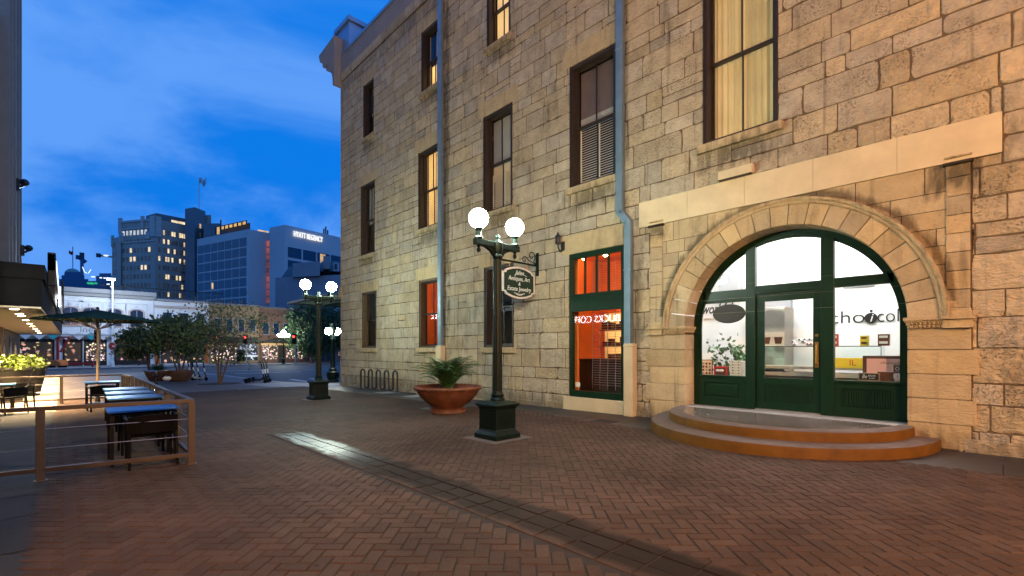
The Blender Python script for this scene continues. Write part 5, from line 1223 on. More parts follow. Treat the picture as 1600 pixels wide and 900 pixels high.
for y in (19, 21.5, 24, 27, 30, 34, 38): MB().box(-2.2, -2.17, y, y + 1.1, -.3, 2.2).build('door', M['dark_glass'], cb, w=True)
for y in (20.6, 23.1, 26, 29, 33): MB().box(-2.2, -2.1, y, y + .25, -.3, 2.55).build('pilaster', M['building_cream'], cb, w=True)
# side awning fascia that carries the lit lettering seen mirrored in the tall green window
fs_ = MB(); fs_.box(-2.2, -1.25, 11.5, 17.32, 2.62, 3.62); fs_.build('side_fascia', M['canopy_black'], cb, w=True)
ls = thing('lit_sign', 'white lit letters along the cafe fascia, seen mirrored in the tall green window', 'sign', (-1.22, 14.5, 3.1))
mb = MB(); put_text(mb, text_mesh('STARBUCKS COFFEE', .52, 4.7, 0, .02), (-1.22, 14.48, 3.08), (0, 1, 0), (0, 0, 1)); mb.build('letters', M['sign_led'], ls, w=True)
cs = thing('canopy_sign', 'long dark sign cabinet on the canopy edge with cold lit face', 'sign', (-.2, 24, 2.8))
mb = MB(); mb.box(-.34, -.17, 18.7, 30.5, 3.72, 4.22); mb.box(-.34, -.17, 18.7, 19.2, 3.3, 4.25); mb.box(-.05, .0, 21, 30.5, 3.2, 3.72); mb.build('cabinet', M['charcoal_paint'], cs, w=True, bevel=.02)
MB().box(-.168, -.15, 19.3, 26.6, 3.85, 4.1).build('lit_strip', M['sign_led_dim'], cs, w=True)
mb = MB(); put_text(mb, text_mesh('MARKET', .98, 2.3, 0, .02), (-.14, 28.3, 3.72), (0, 1, 0), (0, 0, 1)); mb.build('letters', M['sign_led'], cs, w=True)
rb = thing('roof_box', 'small red-brown box on the canopy roof at the left edge', 'roof box', (-1.0, 24, 3.7))
MB().box(-.35, .0, -.3, .3, 0, .5).build('box', M['red_brick'], rb); MB().box(.02, .34, -.3, .3, 0, .7).build('box', M['pink_card'], rb)

# ------------------------------------------------------------------ bicycle, scooters
bk = thing('bicycle', 'bicycle parked against the outside of the terrace side fence', 'bicycle', (1.95, 17.2, g(17.2)), R(80))
def wheel(mb, x, z, r, th=.018, y=0): mb.tube([(x + r * math.cos(2 * math.pi * i / 28), y, z + r * math.sin(2 * math.pi * i / 28)) for i in range(28)], th, 6, closed=True)
for x in (-.52, .52):
    mb = MB(); wheel(mb, x, .34, .32); o = mb.build('wheel', M['black_plastic'], bk)
    mb = MB(); wheel(mb, x, .34, .29, .008)
    for k in range(12): a = k * math.pi / 6; mb.tube([(x, 0, .34), (x + .29 * math.cos(a), 0, .34 + .29 * math.sin(a))], .002, 3)
    mb.tube([(x, -.05, .34), (x, .05, .34)], .02, 8); mb.build('rim', M['chrome'], o)
mb = MB()
for a, b_ in (((-.52, 0, .34), (-.08, 0, .30)), ((-.08, 0, .30), (-.2, 0, .82)), ((-.08, 0, .30), (.36, 0, .72)), ((-.19, 0, .76), (.35, 0, .80)), ((-.52, 0, .34), (-.19, 0, .74)), ((.52, 0, .34), (.34, 0, .92))): mb.tube([a, b_], .017, 7)
mb.build('frame', M['black_plastic'], bk)
mb = MB(); mb.tube([(.34, 0, .9), (.33, 0, 1.0)], .015, 6); mb.tube([(.22, -.3, 1.02), (.34, -.22, 1.01), (.36, 0, 1.0), (.34, .22, 1.01), (.22, .3, 1.02)], .014, 6); mb.build('handlebar', M['chrome'], bk)
mb = MB(); mb.sphere((-.23, 0, .90), .12, 10, 6, sc_=(1.2, .6, .3)); mb.tube([(-.2, 0, .8), (-.22, 0, .9)], .013, 6); mb.build('saddle', M['black_plastic'], bk, smooth=True)
mb = MB(); mb.tube([(-.08, -.09, .30), (-.08, .09, .30)], .012, 6); mb.lathe([(.09, -.004), (.09, .004)], 16, (-.08, 0, .3)); mb.box(-.13, -.03, -.17, -.09, .2, .22); mb.box(-.13, -.03, .09, .17, .38, .4); mb.build('pedals', M['steel'], bk)
hl = thing('bicycle_helmet', 'white helmet with black vents hanging off the bicycle handlebar', 'helmet', (2.25, 17.45, g(17.4) + .72), R(30))
MB().sphere((0, 0, .06), .10, 16, 10, sc_=(1.25, .9, .75)).build('shell', M['grey_wall'], hl, smooth=True)
mb = MB()
for k in (-1, 0, 1): mb.sphere((.02, k * .045, .10), .055, 8, 6, sc_=(1.7, .22, .7))
mb.build('vents', M['black_plastic'], hl)
def make_scooter(body, grip, deck):
    r = thing('electric_scooter', '', 'scooter', (0, 0, 0))
    mb = MB(); mb.box(-.42, .22, -.08, .08, .13, .17); mb.beam((.2, 0, .15), (.38, 0, .34), .09, .05); mb.build('deck', M[deck], r, bevel=.015)
    mb = MB(); mb.tube([(.44, 0, .20), (.38, 0, .36), (.24, 0, 1.12)], .03, 10); mb.build('stem', M[body], r, smooth=True)
    mb = MB(); mb.tube([(.36, 0, .50), (.315, 0, .72)], .034, 10); mb.build('stem_band', M['white_plastic'], r, smooth=True)
    mb = MB(); mb.tube([(.20, -.24, 1.10), (.24, -.1, 1.14), (.24, .1, 1.14), (.20, .24, 1.10)], .018, 8); mb.build('handlebar', M['black_plastic'], r, smooth=True)
    MB().box(.2, .28, -.04, .04, 1.08, 1.16).build('head_unit', M[grip], r, bevel=.01)
    for x in (.46, -.48):
        mb = MB(); mb.lathe([(.07, -.022), (.1, -.02), (.105, 0), (.1, .02), (.07, .022)], 18); o = MB(); o.add([(p[0] + x, p[2], p[1] + .105) for p in mb.v], mb.f); o.build('wheel', M['black_plastic'], r, smooth=True)
    mb = MB(); mb.tube([(-.6, 0, .14), (-.56, 0, .22), (-.48, 0, .24), (-.40, 0, .19)], .035, 6); mb.build('fender', M[deck], r, smooth=True)
    mb = MB(); mb.tube([(-.1, .08, .13), (-.14, .2, .0)], .008, 5); mb.build('kickstand', M['steel'], r)
    return r
sA = make_scooter('black_plastic', 'lime_plastic', 'white_plastic'); sA['group'] = 'white and green scooters by the planters'
for i, (px, dep) in enumerate(((292, 27.8), (299, 27.4), (306, 27.0), (318, 26.6))):
    o = sA if i == 0 else copy_tree(sA); x, y = far(px - 6, dep); o.location = (x, y, g(y) - .012); o.rotation_euler = (0, 0, -YAW + R((8, 4, 2, -14)[i])); o['label'] = ('white and green scooter nearest the tree planters, first of its row', 'white and green scooter second from the planters in its row', 'white and green scooter third from the planters in its row', 'white and green scooter at the right end of its row')[i]
sB = make_scooter('black_plastic', 'wood_pole', 'black_plastic'); sB['group'] = 'black scooters near the kerb'
for i, (px, dep) in enumerate(((400, 24.4), (404, 24.9), (409, 25.5))):
    o = sB if i == 0 else copy_tree(sB); x, y = far(px, dep); o.location = (x, y, g(y) - .012); o.rotation_euler = (0, 0, -YAW + R((6, 2, -6)[i])); o['label'] = ('black scooter in front of its trio near the kerb', 'black scooter in the middle of its trio near the kerb', 'black scooter at the back of its trio near the kerb')[i]

# ------------------------------------------------------------------ trees and street planters
def tree(name, label, x, y, z, trunks, crown_c, crown_r, nclump, nleaf, size, lm, seed, group=None, hollow=.35):
    r = thing(name, label, 'tree', (x, y, z), 0, group); rn_ = random.Random(seed); tk = MB(); lf_ = MB(); cl = []
    for _ in range(nclump):
        while True:
            p = [rn_.uniform(-1, 1) for _ in range(3)]; q = sum(k * k for k in p)
            if hollow < q < 1: break
        cl.append(Vector((crown_c[0] + p[0] * crown_r[0], crown_c[1] + p[1] * crown_r[1], crown_c[2] + p[2] * crown_r[2])))
    tips = []
    for (bx_, by_, lean, rad) in trunks:
        fork = Vector((bx_ + lean[0], by_ + lean[1], crown_c[2] - crown_r[2] * .75)); b0 = Vector((bx_, by_, 0)); mid = b0.lerp(fork, .5) + Vector((rn_.uniform(-.06, .06), rn_.uniform(-.06, .06), 0))
        tk.tube([b0 + Vector((0, 0, -.02)), b0.lerp(mid, .15), mid, fork], [rad * 1.5, rad * 1.05, rad, rad * .8], 8); tips.append((fork, rad * .8))
    tk.build('trunk', M['bark'], r, smooth=True)
    br = MB()
    for c in cl:
        f, rad = min(tips, key=lambda q: (q[0] - c).length + rn_.random() * .6); m1 = f.lerp(c, .55) + Vector((0, 0, .12 * crown_r[2])); br.tube([f, m1, c], [rad * .45, rad * .25, .006], 5)
        leafy(lf_, c, [k * .42 for k in crown_r], nleaf, size, rn_)
    br.build('limbs', M['bark'], r); lf_.build('crown', M[lm], r, fix=False)
    return r
def bowl(px, dep, rad, h, label):
    x, y = far(px, dep); r = thing('planter', label, 'planter', (x, y, g(y) - .012)); MB().lathe([(rad * .6, 0), (rad * .7, .03), (rad * .95, h * .6), (rad * 1.05, h * .93), (rad * 1.05, h), (rad * .95, h), (rad * .9, h * .85), (0, h * .85)], 28, cap=False).build('bowl', M['street_pot'], r, smooth=True); MB().lathe([(0, h * .88), (rad * .92, h * .88)], 24, cap=False).build('soil', M['soil'], r); return x, y
GR = 'small trees along the street edge of the plaza'
x, y = bowl(247, 26.8, .62, .58, 'brown street planter with a spiky palm, left of the tree planter')
p2 = thing('palm_plant', 'small spiky palm in the brown street planter', 'plant', (x, y, g(y) + .5)); fronds(p2, 22, .62, random.Random(6), 'fronds', 'leaf_palm', 0, .2)
x, y = bowl(281, 26.0, .62, .60, 'brown street planter holding a small dark tree beside the scooters')
tree('small_tree', 'small dark bushy tree growing from the street planter beside the scooters', x, y, g(y) + .45, [(0, -.03, (-.15, 0), .05), (.1, .05, (.25, .1), .045), (-.08, .05, (-.3, -.1), .04)], (.0, 0, 2.0), (1.5, 1.35, .95), 40, 110, .15, 'leaf_dark', 11, GR)
x, y = far(236, 28.5); tree('small_tree', 'small dark leaning tree at the left, beside the green umbrella', x, y, g(y) - .012, [(0, 0, (-.2, 0), .07), (.05, 0, (.35, 0), .05)], (-.3, 0, 2.15), (1.2, 1.1, .9), 30, 110, .15, 'leaf_dark', 12, GR)
x, y = far(343, 24.2); tree('small_tree', 'airy multi-stemmed tree with pale bark standing on the open plaza', x, y, g(y) - .012, [(0, 0, (-.22, .0), .045), (.03, .02, (.1, .0), .05), (.06, 0, (.42, .0), .045), (-.03, .05, (.1, .3), .04)], (.35, 0, 2.75), (2.3, 2.0, 1.5), 54, 34, .12, 'leaf_mid', 13, GR, .15)
x, y = far(300, 29.5); tree('small_tree', 'thin sparse tree rising behind the dark planter tree', x, y, g(y) - .012, [(0, 0, (.1, 0), .05), (.05, .04, (-.2, 0), .04)], (-.3, 0, 3.3), (1.7, 1.6, .9), 26, 26, .12, 'leaf_mid', 14, GR, .2)
tp = MB(); x, y = far(343, 24.2); tp.lathe([(.0, .003), (.85, .002), (1.0, .0)], 24, (x, y, g(y) - .010), cap=False); struct(tp.build('tree_pit', M['soil'], fix=False))
x, y = far(486, 60); tree('street_tree', 'large dark street tree beyond the road, beside the stone corner', x, y, -.28, [(0, 0, (.1, 0), .2)], (0, 0, 4.1), (2.9, 2.6, 2.9), 60, 150, .30, 'leaf_dark', 15)
x, y = far(518, 62); tree('street_tree', 'smaller dark street tree beyond the road, behind the green lamp', x, y, -.28, [(0, 0, (.1, 0), .18)], (0, 0, 4.6), (2.4, 2.4, 2.6), 40, 150, .30, 'leaf_dark', 16)

# ------------------------------------------------------------------ across the street
def edge(a, b_):
    d = Vector((b_[0] - a[0], b_[1] - a[1])); L_ = d.length; d = d / L_; return d, Vector((d.y, -d.x)), L_
def block(name, label, cat, pts, z0, z1, wm, group=None):
    cx = sum(p[0] for p in pts) / len(pts); cy = sum(p[1] for p in pts) / len(pts)
    r = thing(name, label, cat, (cx, cy, z0), 0, group); MB().prism(pts, lambda u, v, d: (u, v, d), z0, z1).build('wall', wm, r, w=True); return r
def panel(r, a, b_, u0, u1, z0, z1, mm, name='window', d0=-.05, d1=.03, parent=None):
    d, n, L_ = edge(a, b_); p = (a[0] + d.x * u0, a[1] + d.y * u0); q = (a[0] + d.x * u1, a[1] + d.y * u1)
    return MB().obox(p, q, n, d0, d1, z0, z1).build(name, M[mm], parent or r, w=True)
YS = 66.0
def shop_row(name, label, x0, x1, top, wm, ya=YS, yb=YS):
    return block(name, label, 'building', [(x0, ya), (x1, yb), (x1, yb + 14), (x0, ya + 14)], -.3, top, M[wm]), (x0, ya), (x1, yb)
# white building with arched windows
r, a, b_ = shop_row('white_building', 'white two storey building with arched upper windows and bunting over its shopfront', -9, 7.3, 7.55, 'white_paint')
mb = MB(); mb.box(-9.2, 7.5, YS - .45, YS, 7.4, 7.85); mb.box(-9.2, 7.5, YS - .25, YS, 7.05, 7.4); mb.build('cornice', M['grey_wall'], r, w=True)
for k in range(8):
    c = .6 + [-8.2, -5.4, -2.7, -.1, 1.4, 3.35, 5.2, 8][k]
    if k == 7 or k in (1,): continue
    w_ = .55; pts = [(c - w_, 4.0), (c + w_, 4.0), (c + w_, 5.6), (c + w_ * .6, 5.78), (c, 5.85), (c - w_ * .6, 5.78), (c - w_, 5.6)]
    o = MB().prism([(c + (u - c) * 1.32, 4.9 + (v - 4.9) * 1.14) for u, v in pts], lambda u, v, d: (u, d, v), YS - .1, YS).build('window', M['tower_trim'], r, w=True)
    MB().prism(pts, lambda u, v, d: (u, d, v), YS - .13, YS - .101).build('pane', M['dark_glass'], o, w=True)
    mb = MB(); mb.box(c - w_, c + w_, YS - .16, YS - .131, 4.86, 4.94); mb.box(c - .03, c + .03, YS - .16, YS - .131, 4.0, 5.8); mb.build('sash', M['grey_wall'], o, w=True)
    mb = MB(); mb.box(c - .95, c + .95, YS - .06, YS, 6.45, 6.55); mb.box(c - .95, c - .87, YS - .06, YS, 3.9, 6.45); mb.box(c + .87, c + .95, YS - .06, YS, 3.9, 6.45); mb.box(c - .14, c + .14, YS - .12, YS, 5.9, 6.3); mb.build('surround', M['white_plastic'], o, w=True)
for (u0, u1, mm) in ((.3, 4.3, 'display_dim'), (4.7, 8.3, 'display_dim'), (8.9, 10.4, 'display_dim'), (10.5, 12.3, 'display_bright'), (12.9, 16.0, 'display_dim')):
    f = panel(r, a, b_, u0, u1, -.2, 2.55, 'charcoal_paint', 'shop_window', 0, .06); panel(r, a, b_, u0 + .15, u1 - .15, .3, 2.2, mm, 'pane', .061, .09, f)
for k, u in enumerate([.2 + .95 * i for i in range(17)]):
    c = -9 + u + .4; q = [(c - .5, 2.95), (c, 2.45), (c + .5, 2.95), (c, 3.25)]
    MB().prism(q, lambda u, v, d: (u, d, v), YS - .55, YS - .5).build('pennant', M['teal_cloth' if k % 3 == 2 else 'white_cloth'], r, w=True)
panel(r, a, b_, .0, 16.2, 2.96, 3.05, 'grey_wall', 'ledge', 0, .6)
mb = MB(); put_text(mb, text_mesh('lne', .9), (1.7, YS - .03, 3.55), (1, 0, 0), (0, 0, 1)); mb.build('lettering', M['grey_wall'], r, w=True)
# plain white neighbour
r, a, b_ = shop_row('white_building', 'plain white two storey building with dark green awning, behind the small trees', 7.35, 12.6, 7.1, 'white_paint')
panel(r, a, b_, 0, 5.2, 6.25, 6.5, 'tower_trim', 'cornice', 0, .2); panel(r, a, b_, 0, 5.2, 7.0, 7.2, 'grey_wall', 'coping', 0, .25)
for u in (.8, 2.4, 4.0): panel(r, a, b_, u, u + .8, 4.1, 5.7, 'dark_glass', 'window', 0, .05)
panel(r, a, b_, .1, 5.1, 2.6, 3.3, 'iron_green', 'awning', 0, .9); panel(r, a, b_, .6, 4.8, -.1, 2.5, 'display_dim', 'shop_window', 0, .06); panel(r, a, b_, .05, .5, -.2, 2.6, 'orange_paint', 'door_post', 0, .1); panel(r, a, b_, 4.85, 5.2, -.2, 2.6, 'orange_paint', 'door_post', 0, .1)
# tan brick
r, a, b_ = shop_row('brick_building', 'tan brick two storey building with bright shop windows, behind the airy tree', 12.65, 18.2, 7.0, 'tan_brick')
panel(r, a, b_, 0, 5.5, 6.9, 7.15, 'concrete', 'coping', 0, .15); panel(r, a, b_, 0, 5.5, 6.1, 6.25, 'tan_brick', 'string_course', 0, .1)
for u in (.5, 1.8, 3.1, 4.4): f = panel(r, a, b_, u, u + .72, 3.7, 5.3, 'grey_wall', 'window', 0, .05); panel(r, a, b_, u + .08, u + .64, 3.78, 5.22, 'dark_glass', 'pane', .051, .07, f)
panel(r, a, b_, .2, 3.0, .1, 2.0, 'display_bright', 'shop_window', 0, .06); panel(r, a, b_, 3.1, 5.3, .1, 2.2, 'display_blue', 'shop_window', 0, .06); panel(r, a, b_, .0, 5.5, -.25, .1, 'tan_brick', 'plinth', 0, .1)
panel(r, a, b_, 2.6, 5.3, .55, .75, 'lit_window_white', 'lit_sign', .07, .15); panel(r, a, b_, .2, 5.3, 2.3, 3.0, 'charcoal_paint', 'fascia', 0, .5)
# red brick
r, a, b_ = shop_row('brick_building', 'red brick two storey building with arched awning and white lit display', 18.25, 27.5, 6.9, 'red_brick')
panel(r, a, b_, 0, 9.2, 6.8, 7.0, 'concrete', 'coping', 0, .15)
mb = MB()
for k in range(22): mb.box(18.3 + k * .42, 18.5 + k * .42, YS - .12, YS, 6.0, 6.3)
mb.build('corbel_table', M['red_brick'], r, w=True)
for u in (.3, 1.55, 2.8, 4.05, 5.3, 6.6, 7.9): f = panel(r, a, b_, u, u + .78, 3.4, 5.0, 'grey_wall', 'window', 0, .05); panel(r, a, b_, u + .08, u + .70, 3.48, 4.92, 'dark_glass', 'pane', .051, .07, f)
panel(r, a, b_, .3, 2.1, .2, 2.0, 'display_bright', 'shop_window', 0, .06); panel(r, a, b_, 3.2, 5.4, .2, 2.0, 'display_bright', 'shop_window', 0, .06); panel(r, a, b_, 2.2, 3.1, -.2, 2.1, 'counter_dark', 'door', 0, .05); panel(r, a, b_, .1, 5.5, 2.05, 2.3, 'lit_window_warm', 'lit_fascia', .0, .08)
MB().prism([(18.3, 2.35)] + [(18.3 + 5.2 * i / 12, 2.5 + .55 * math.sin(math.pi * i / 12)) for i in range(13)] + [(23.5, 2.35)], lambda u, v, d: (u, d, v), YS - .8, YS).build('awning', M['charcoal_paint'], r, w=True)
for u in (6.0, 7.3, 8.6): panel(r, a, b_, u, u + 1.0, -.1, 2.3, 'dark_glass', 'shop_window', 0, .05)
# low dark building with blue awning right of them
r, a, b_ = shop_row('low_building', 'low dark building with pale blue canopy beyond the dark street tree', 27.6, 48, 4.2, 'old_hall')
MB().prism([(YS - 3, 2.3), (YS, 3.9), (YS, 3.7), (YS - 3, 2.1)], lambda u, v, d: (d, u, v), 27.8, 42).build('canopy', M['coping_metal'], r, w=True)
for u in (1, 4, 7, 10): panel(r, a, b_, u, u + 2, -.2, 2.0, 'display_dim', 'shop_window', 0, .05)
# old hall with hipped roofs
P4 = [far(430, 92), far(533, 88), far(640, 95), far(640, 130), far(430, 130)]
r = block('grey_hall', 'old grey plastered hall with dark hipped roofs, in front of the far right hotel block', 'building', P4, -.3, hz(434, 92), M['old_hall'])
q = [far(457, 90), far(500, 88), far(500, 110), far(457, 112)]; MB().prism(q, lambda u, v, d: (u, v, d), hz(434, 92) - .2, hz(410, 89)).build('parapet_block', M['old_hall'], r, w=True)
q = [far(505, 89), far(516, 89), far(516, 95), far(505, 95)]; MB().prism(q, lambda u, v, d: (u, v, d), hz(420, 89), hz(400, 89)).build('roof_tank', M['old_hall'], r, w=True)
def hip(p0, p1, dep0, dep1, zlo, zhi, nm):
    a, b_ = far(p0, dep0), far(p1, dep0); c, d = far(p1 - 2, dep1), far(p0 + 12, dep1)
    MB().add([(*a, zlo), (*b_, zlo), (*c, zhi), (*d, zhi), (*far(p1, dep1 + 15), zlo), (*far(p0, dep1 + 15), zlo)], [(0, 1, 2, 3), (0, 3, 5), (1, 4, 2), (3, 2, 4, 5)]).build(nm, M['dark_roof'], r, w=True)
hip(440, 458, 92, 100, hz(433, 92), hz(416, 100), 'roof'); hip(492, 540, 90, 98, hz(424, 90), hz(408, 98), 'roof')
f = panel(r, far(521, 88), far(530, 88.2), .1, .9, hz(424, 88), hz(411, 88), 'grey_wall', 'dormer', -.6, .5); panel(r, far(521, 88), far(530, 88.2), .25, .75, hz(422, 88), hz(413, 88), 'dark_glass', 'pane', .51, .55, f)

# ------------------------------------------------------------------ hotel with the gridded facade
rh = random.Random(31)
HZ1 = hz(358, 120); A = far(308, 131); B = far(388, 120); Cp = far(421, 124); D = far(421, 150); E_ = far(320, 160)
hot = block('hotel', 'wide pale concrete hotel block with dark gridded windows and rooftop letters', 'building', [A, B, Cp, D, E_], -.3, HZ1, M['hotel_concrete'])
A2 = far(421, 121.5); B2 = far(445, 118.5); C2 = far(610, 147); D2 = far(560, 175); HZ2 = hz(351, 118.5)
MB().prism([A2, B2, C2, D2], lambda u, v, d: (u, v, d), -.3, HZ2).build('wall', M['hotel_concrete'], hot, w=True)
dA, nA, LA = edge(A, B); cols, rows = 7, 9; zt0 = HZ1 - 1.9; rhh = (zt0 - (hz(512, 123))) / rows
for i in range(cols):
    for j in range(rows):
        u0 = LA * (.01 + .965 * i / cols); lit = (i, j) in ((2, 7), (2, 4))
        f = panel(hot, A, B, u0 + .12, u0 + LA * .965 / cols - .25, zt0 - (j + 1) * rhh + .28, zt0 - j * rhh - .12, 'dark_glass', 'window', 0, .06)
        if lit: panel(hot, A, B, u0 + .5, u0 + 1.3, zt0 - (j + 1) * rhh + .4, zt0 - j * rhh - .5, 'lit_window_warm', 'pane', .061, .1, f)
dB, nB, LB = edge(B2, C2); zt1 = HZ2 - 5.2; cw = 4.15; rw_ = 3.35
for i in range(9):
    for j in range(6):
        f = panel(hot, B2, C2, .6 + i * cw + .2, .6 + (i + 1) * cw - .25, zt1 - (j + 1) * rw_ + .45, zt1 - j * rw_ - .25, 'dark_glass', 'window', 0, .06)
        if (i, j) == (2, 0): panel(hot, B2, C2, .6 + i * cw + 1.0, .6 + i * cw + 2.6, zt1 - rw_ + .5, zt1 - .5, 'lit_window_warm', 'pane', .061, .1, f)
dC, nC, LC = edge(far(416, 123.5), far(421.2, 123.9)); zz0, zz1 = hz(474, 123), hz(375, 123)
for k in range(9): panel(hot, far(416.6, 123.35), far(420.6, 123.75), 0, .66, zz0 + (zz1 - zz0) * k / 9 + .2, zz0 + (zz1 - zz0) * (k + 1) / 9 - .2, 'red_slot', 'slot_window', .0, .35)
q0 = raydir(458, 0); q1 = raydir(503, 0)
def hit(dr): # where a view column meets the right hotel wall
    k = (dr[0] * dB.y - dr[1] * dB.x); return (dr[1] * B2[0] - dr[0] * B2[1]) / (dr[0] * dB.y - dr[1] * dB.x)
HYA, HYB = hit(q0), hit(q1); HYC, HYW = (HYA + HYB) / 2, HYB - HYA
mb = MB(); me = text_mesh('HYATT REGENCY', 2.0, HYW, 0, .15); put_text(mb, me, (B2[0] + dB.x * HYC + nB.x * .3, B2[1] + dB.y * HYC + nB.y * .3, HZ2 - 1.9), (dB.x, dB.y, 0), (0, 0, 1)); mb.build('rooftop_letters', M['hotel_letters'], hot, w=True)
mb = MB(); p = [far(345, 135), far(391, 128), far(391, 145), far(345, 150)]; mb.prism(p, lambda u, v, d: (u, v, d), HZ1, hz(351, 130)); mb.build('penthouse', M['dark_roof'], hot, w=True)
p = [far(336, 133), far(386, 126), far(386, 134), far(336, 141)]; z_ = hz(347, 128)
mb = MB(); mb.prism(p, lambda u, v, d: (u, v, d + (0 if (u, v) in (p[0], p[3]) else 0)), z_ - .25, z_); o = mb.build('roof_canopy', M['dark_roof'], hot, w=True)
for k in range(7):
    s0 = .06 + k * .135; q = [tuple(p[0][i] + (p[1][i] - p[0][i]) * s for i in (0, 1)) for s in (s0, s0 + .09)] + [tuple(p[3][i] + (p[2][i] - p[3][i]) * s for i in (0, 1)) for s in (s0 + .09, s0)]
    MB().prism(q, lambda u, v, d: (u, v, d), z_ - .30, z_ - .255).build('lit_panel', M['lit_window_warm'], o, w=True)
panel(hot, far(404, 122.1), far(420, 123.9), 0, 2.6, HZ1, HZ1 + .5, 'lit_window_warm', 'roof_light', -.8, -.4)
for px, dz_ in ((345, 4), (506, 2.2), (509, 2.8), (512, 1.8)): dd = 126 if px < 400 else 131; x, y = far(px, dd); zz = HZ1 if px < 400 else HZ2; MB().box(x - .15, x + .15, y - .15, y + .15, zz - .5, zz + dz_).build('roof_mast', M['dark_roof'], hot, w=True)

# ------------------------------------------------------------------ brick hotel tower
A = far(186, 164); B = far(243, 160); Cc_ = far(291, 168); Dd = far(270, 205); Ee = far(195, 200); TZ = hz(342, 160)
tow = block('hotel_tower', 'dark brick hotel tower with scattered lit windows and rooftop flagpole', 'building', [A, B, Cc_, Dd, Ee], -.3, TZ, M['tower_brick'])
lw = [far(175, 167), far(189, 163.2), far(200, 185), far(180, 186)]; LZ = hz(372, 166)
MB().prism(lw, lambda u, v, d: (u, v, d), -.3, LZ).build('wing', M['tower_brick'], tow, w=True)
p = [far(289, 164), far(304, 162), far(321, 167), far(318, 185), far(292, 185)]; MB().prism(p, lambda u, v, d: (u, v, d), -.3, hz(325, 163)).build('core', M['tower_core'], tow, w=True)
p2_ = [far(316, 168), far(330, 168), far(330, 185), far(316, 185)]; MB().prism(p2_, lambda u, v, d: (u, v, d), -.3, hz(336, 168)).build('rear_block', M['tower_brick'], tow, w=True)
p3_ = [far(318, 160), far(344, 160), far(344, 175), far(318, 175)]; MB().prism(p3_, lambda u, v, d: (u, v, d), -.3, hz(349, 160)).build('rear_block', M['tower_core'], tow, w=True)
ph = [far(228, 166), far(244, 162.5), far(289, 169.5), far(270, 190), far(232, 190)]; o = MB().prism(ph, lambda u, v, d: (u, v, d), TZ - .4, hz(333.5, 163)).build('penthouse', M['tower_core'], tow, w=True)
panel(tow, ph[1], ph[2], 4.5, 10.8, hz(349, 166), hz(343.5, 166), 'lit_window', 'lit_room', 0, .1, o)
mb = MB()
dT, nT, LT = edge(A, B); dU, nU, LU = edge(B, Cc_); dW, nW, LWn = edge(lw[0], lw[1])
def pt(a, d, n, u, o_=0): return (a[0] + d.x * u + n.x * o_, a[1] + d.y * u + n.y * o_)
for a_, d, n, u, w_, zz0_, zz1_ in ((A, dT, nT, 0, 1.4, TZ - 4, TZ + 1.3), (A, dT, nT, LT - 2.2, 2.2, TZ - 6, TZ + 1), (A, dT, nT, LT * .62, 1.2, TZ - 3, TZ + 1.3), (B, dU, nU, 0, 1.6, TZ - 6, TZ + 1), (lw[0], dW, nW, 0, 1.3, LZ - 3, LZ + 1.0), (A, dT, nT, .3, 2.0, LZ - 2, LZ + 1.2), (A, dT, nT, LT - 4, 1.6, LZ - 1.5, LZ + 1.0)):
    mb.obox(pt(a_, d, n, u), pt(a_, d, n, u + w_), n, -.2, .35, zz0_, zz1_)
mb.obox(A, B, nT, -.1, .22, TZ - 7.6, TZ - 7.2); mb.obox(A, B, nT, -.1, .22, TZ - 2.9, TZ - 2.5); mb.obox(A, B, nT, -.1, .25, TZ - .5, TZ + .2)
mb.build('terracotta_trim', M['tower_trim'], tow, w=True)
RH = 3.05; cand = []
for j in range(13):
    zt_ = TZ - 3.4 - j * RH; zb_ = zt_ - 1.55
    if zb_ < hz(462, 160): break
    for i in range(8):
        u = 1.7 + i * (LT - 4.0) / 7.5; cand.append((A, B, u, u + .85, zb_, zt_, (.75 if j == 0 else .2), 'lit_window_white' if j == 0 else 'lit_window'))
    for i, u in enumerate((1.0, 2.6, 3.4, 4.2, 5.6, 6.4, 7.2, 8.4, 9.2, 10.0)):
        u = u * LU / 11.0; cand.append((B, Cc_, u, u + .5, zb_, zt_, .2 if i < 7 else .45, 'lit_window'))
for j in range(9):
    zt_ = LZ - 2 - j * RH; zb_ = zt_ - 1.75
    if zb_ < hz(462, 160): break
    for u in (.7, 2.1): cand.append((lw[0], lw[1], u, u + .85, zb_, zt_, .12, 'lit_window'))
for j in range(13):
    zt_ = hz(346, 165) - 1 - j * RH
    if zt_ - 1.6 > hz(462, 165): cand.append((p[1], p[2], 2.2, 2.9, zt_ - 1.5, zt_, .6, 'lit_window_warm'))
rest = MB(); nwin = 0
for (a_, b2, u0, u1, z0_, z1_, pr, lm) in cand:
    lit = rh.random() < pr
    if lit and nwin < 99: panel(tow, a_, b2, u0, u1, z0_, z1_, lm, 'window', 0, .08)['label'] = 'lit window'; nwin += 1
    elif nwin < 99 and rh.random() < .32: panel(tow, a_, b2, u0, u1, z0_, z1_, 'dim_window', 'window', 0, .08); nwin += 1
    else:
        d, n, _ = edge(a_, b2); rest.obox(pt(a_, d, n, u0), pt(a_, d, n, u1), n, 0, .08, z0_, z1_)
o = rest.build('window', M['dim_window'], tow, w=True); o['kind'] = 'stuff'
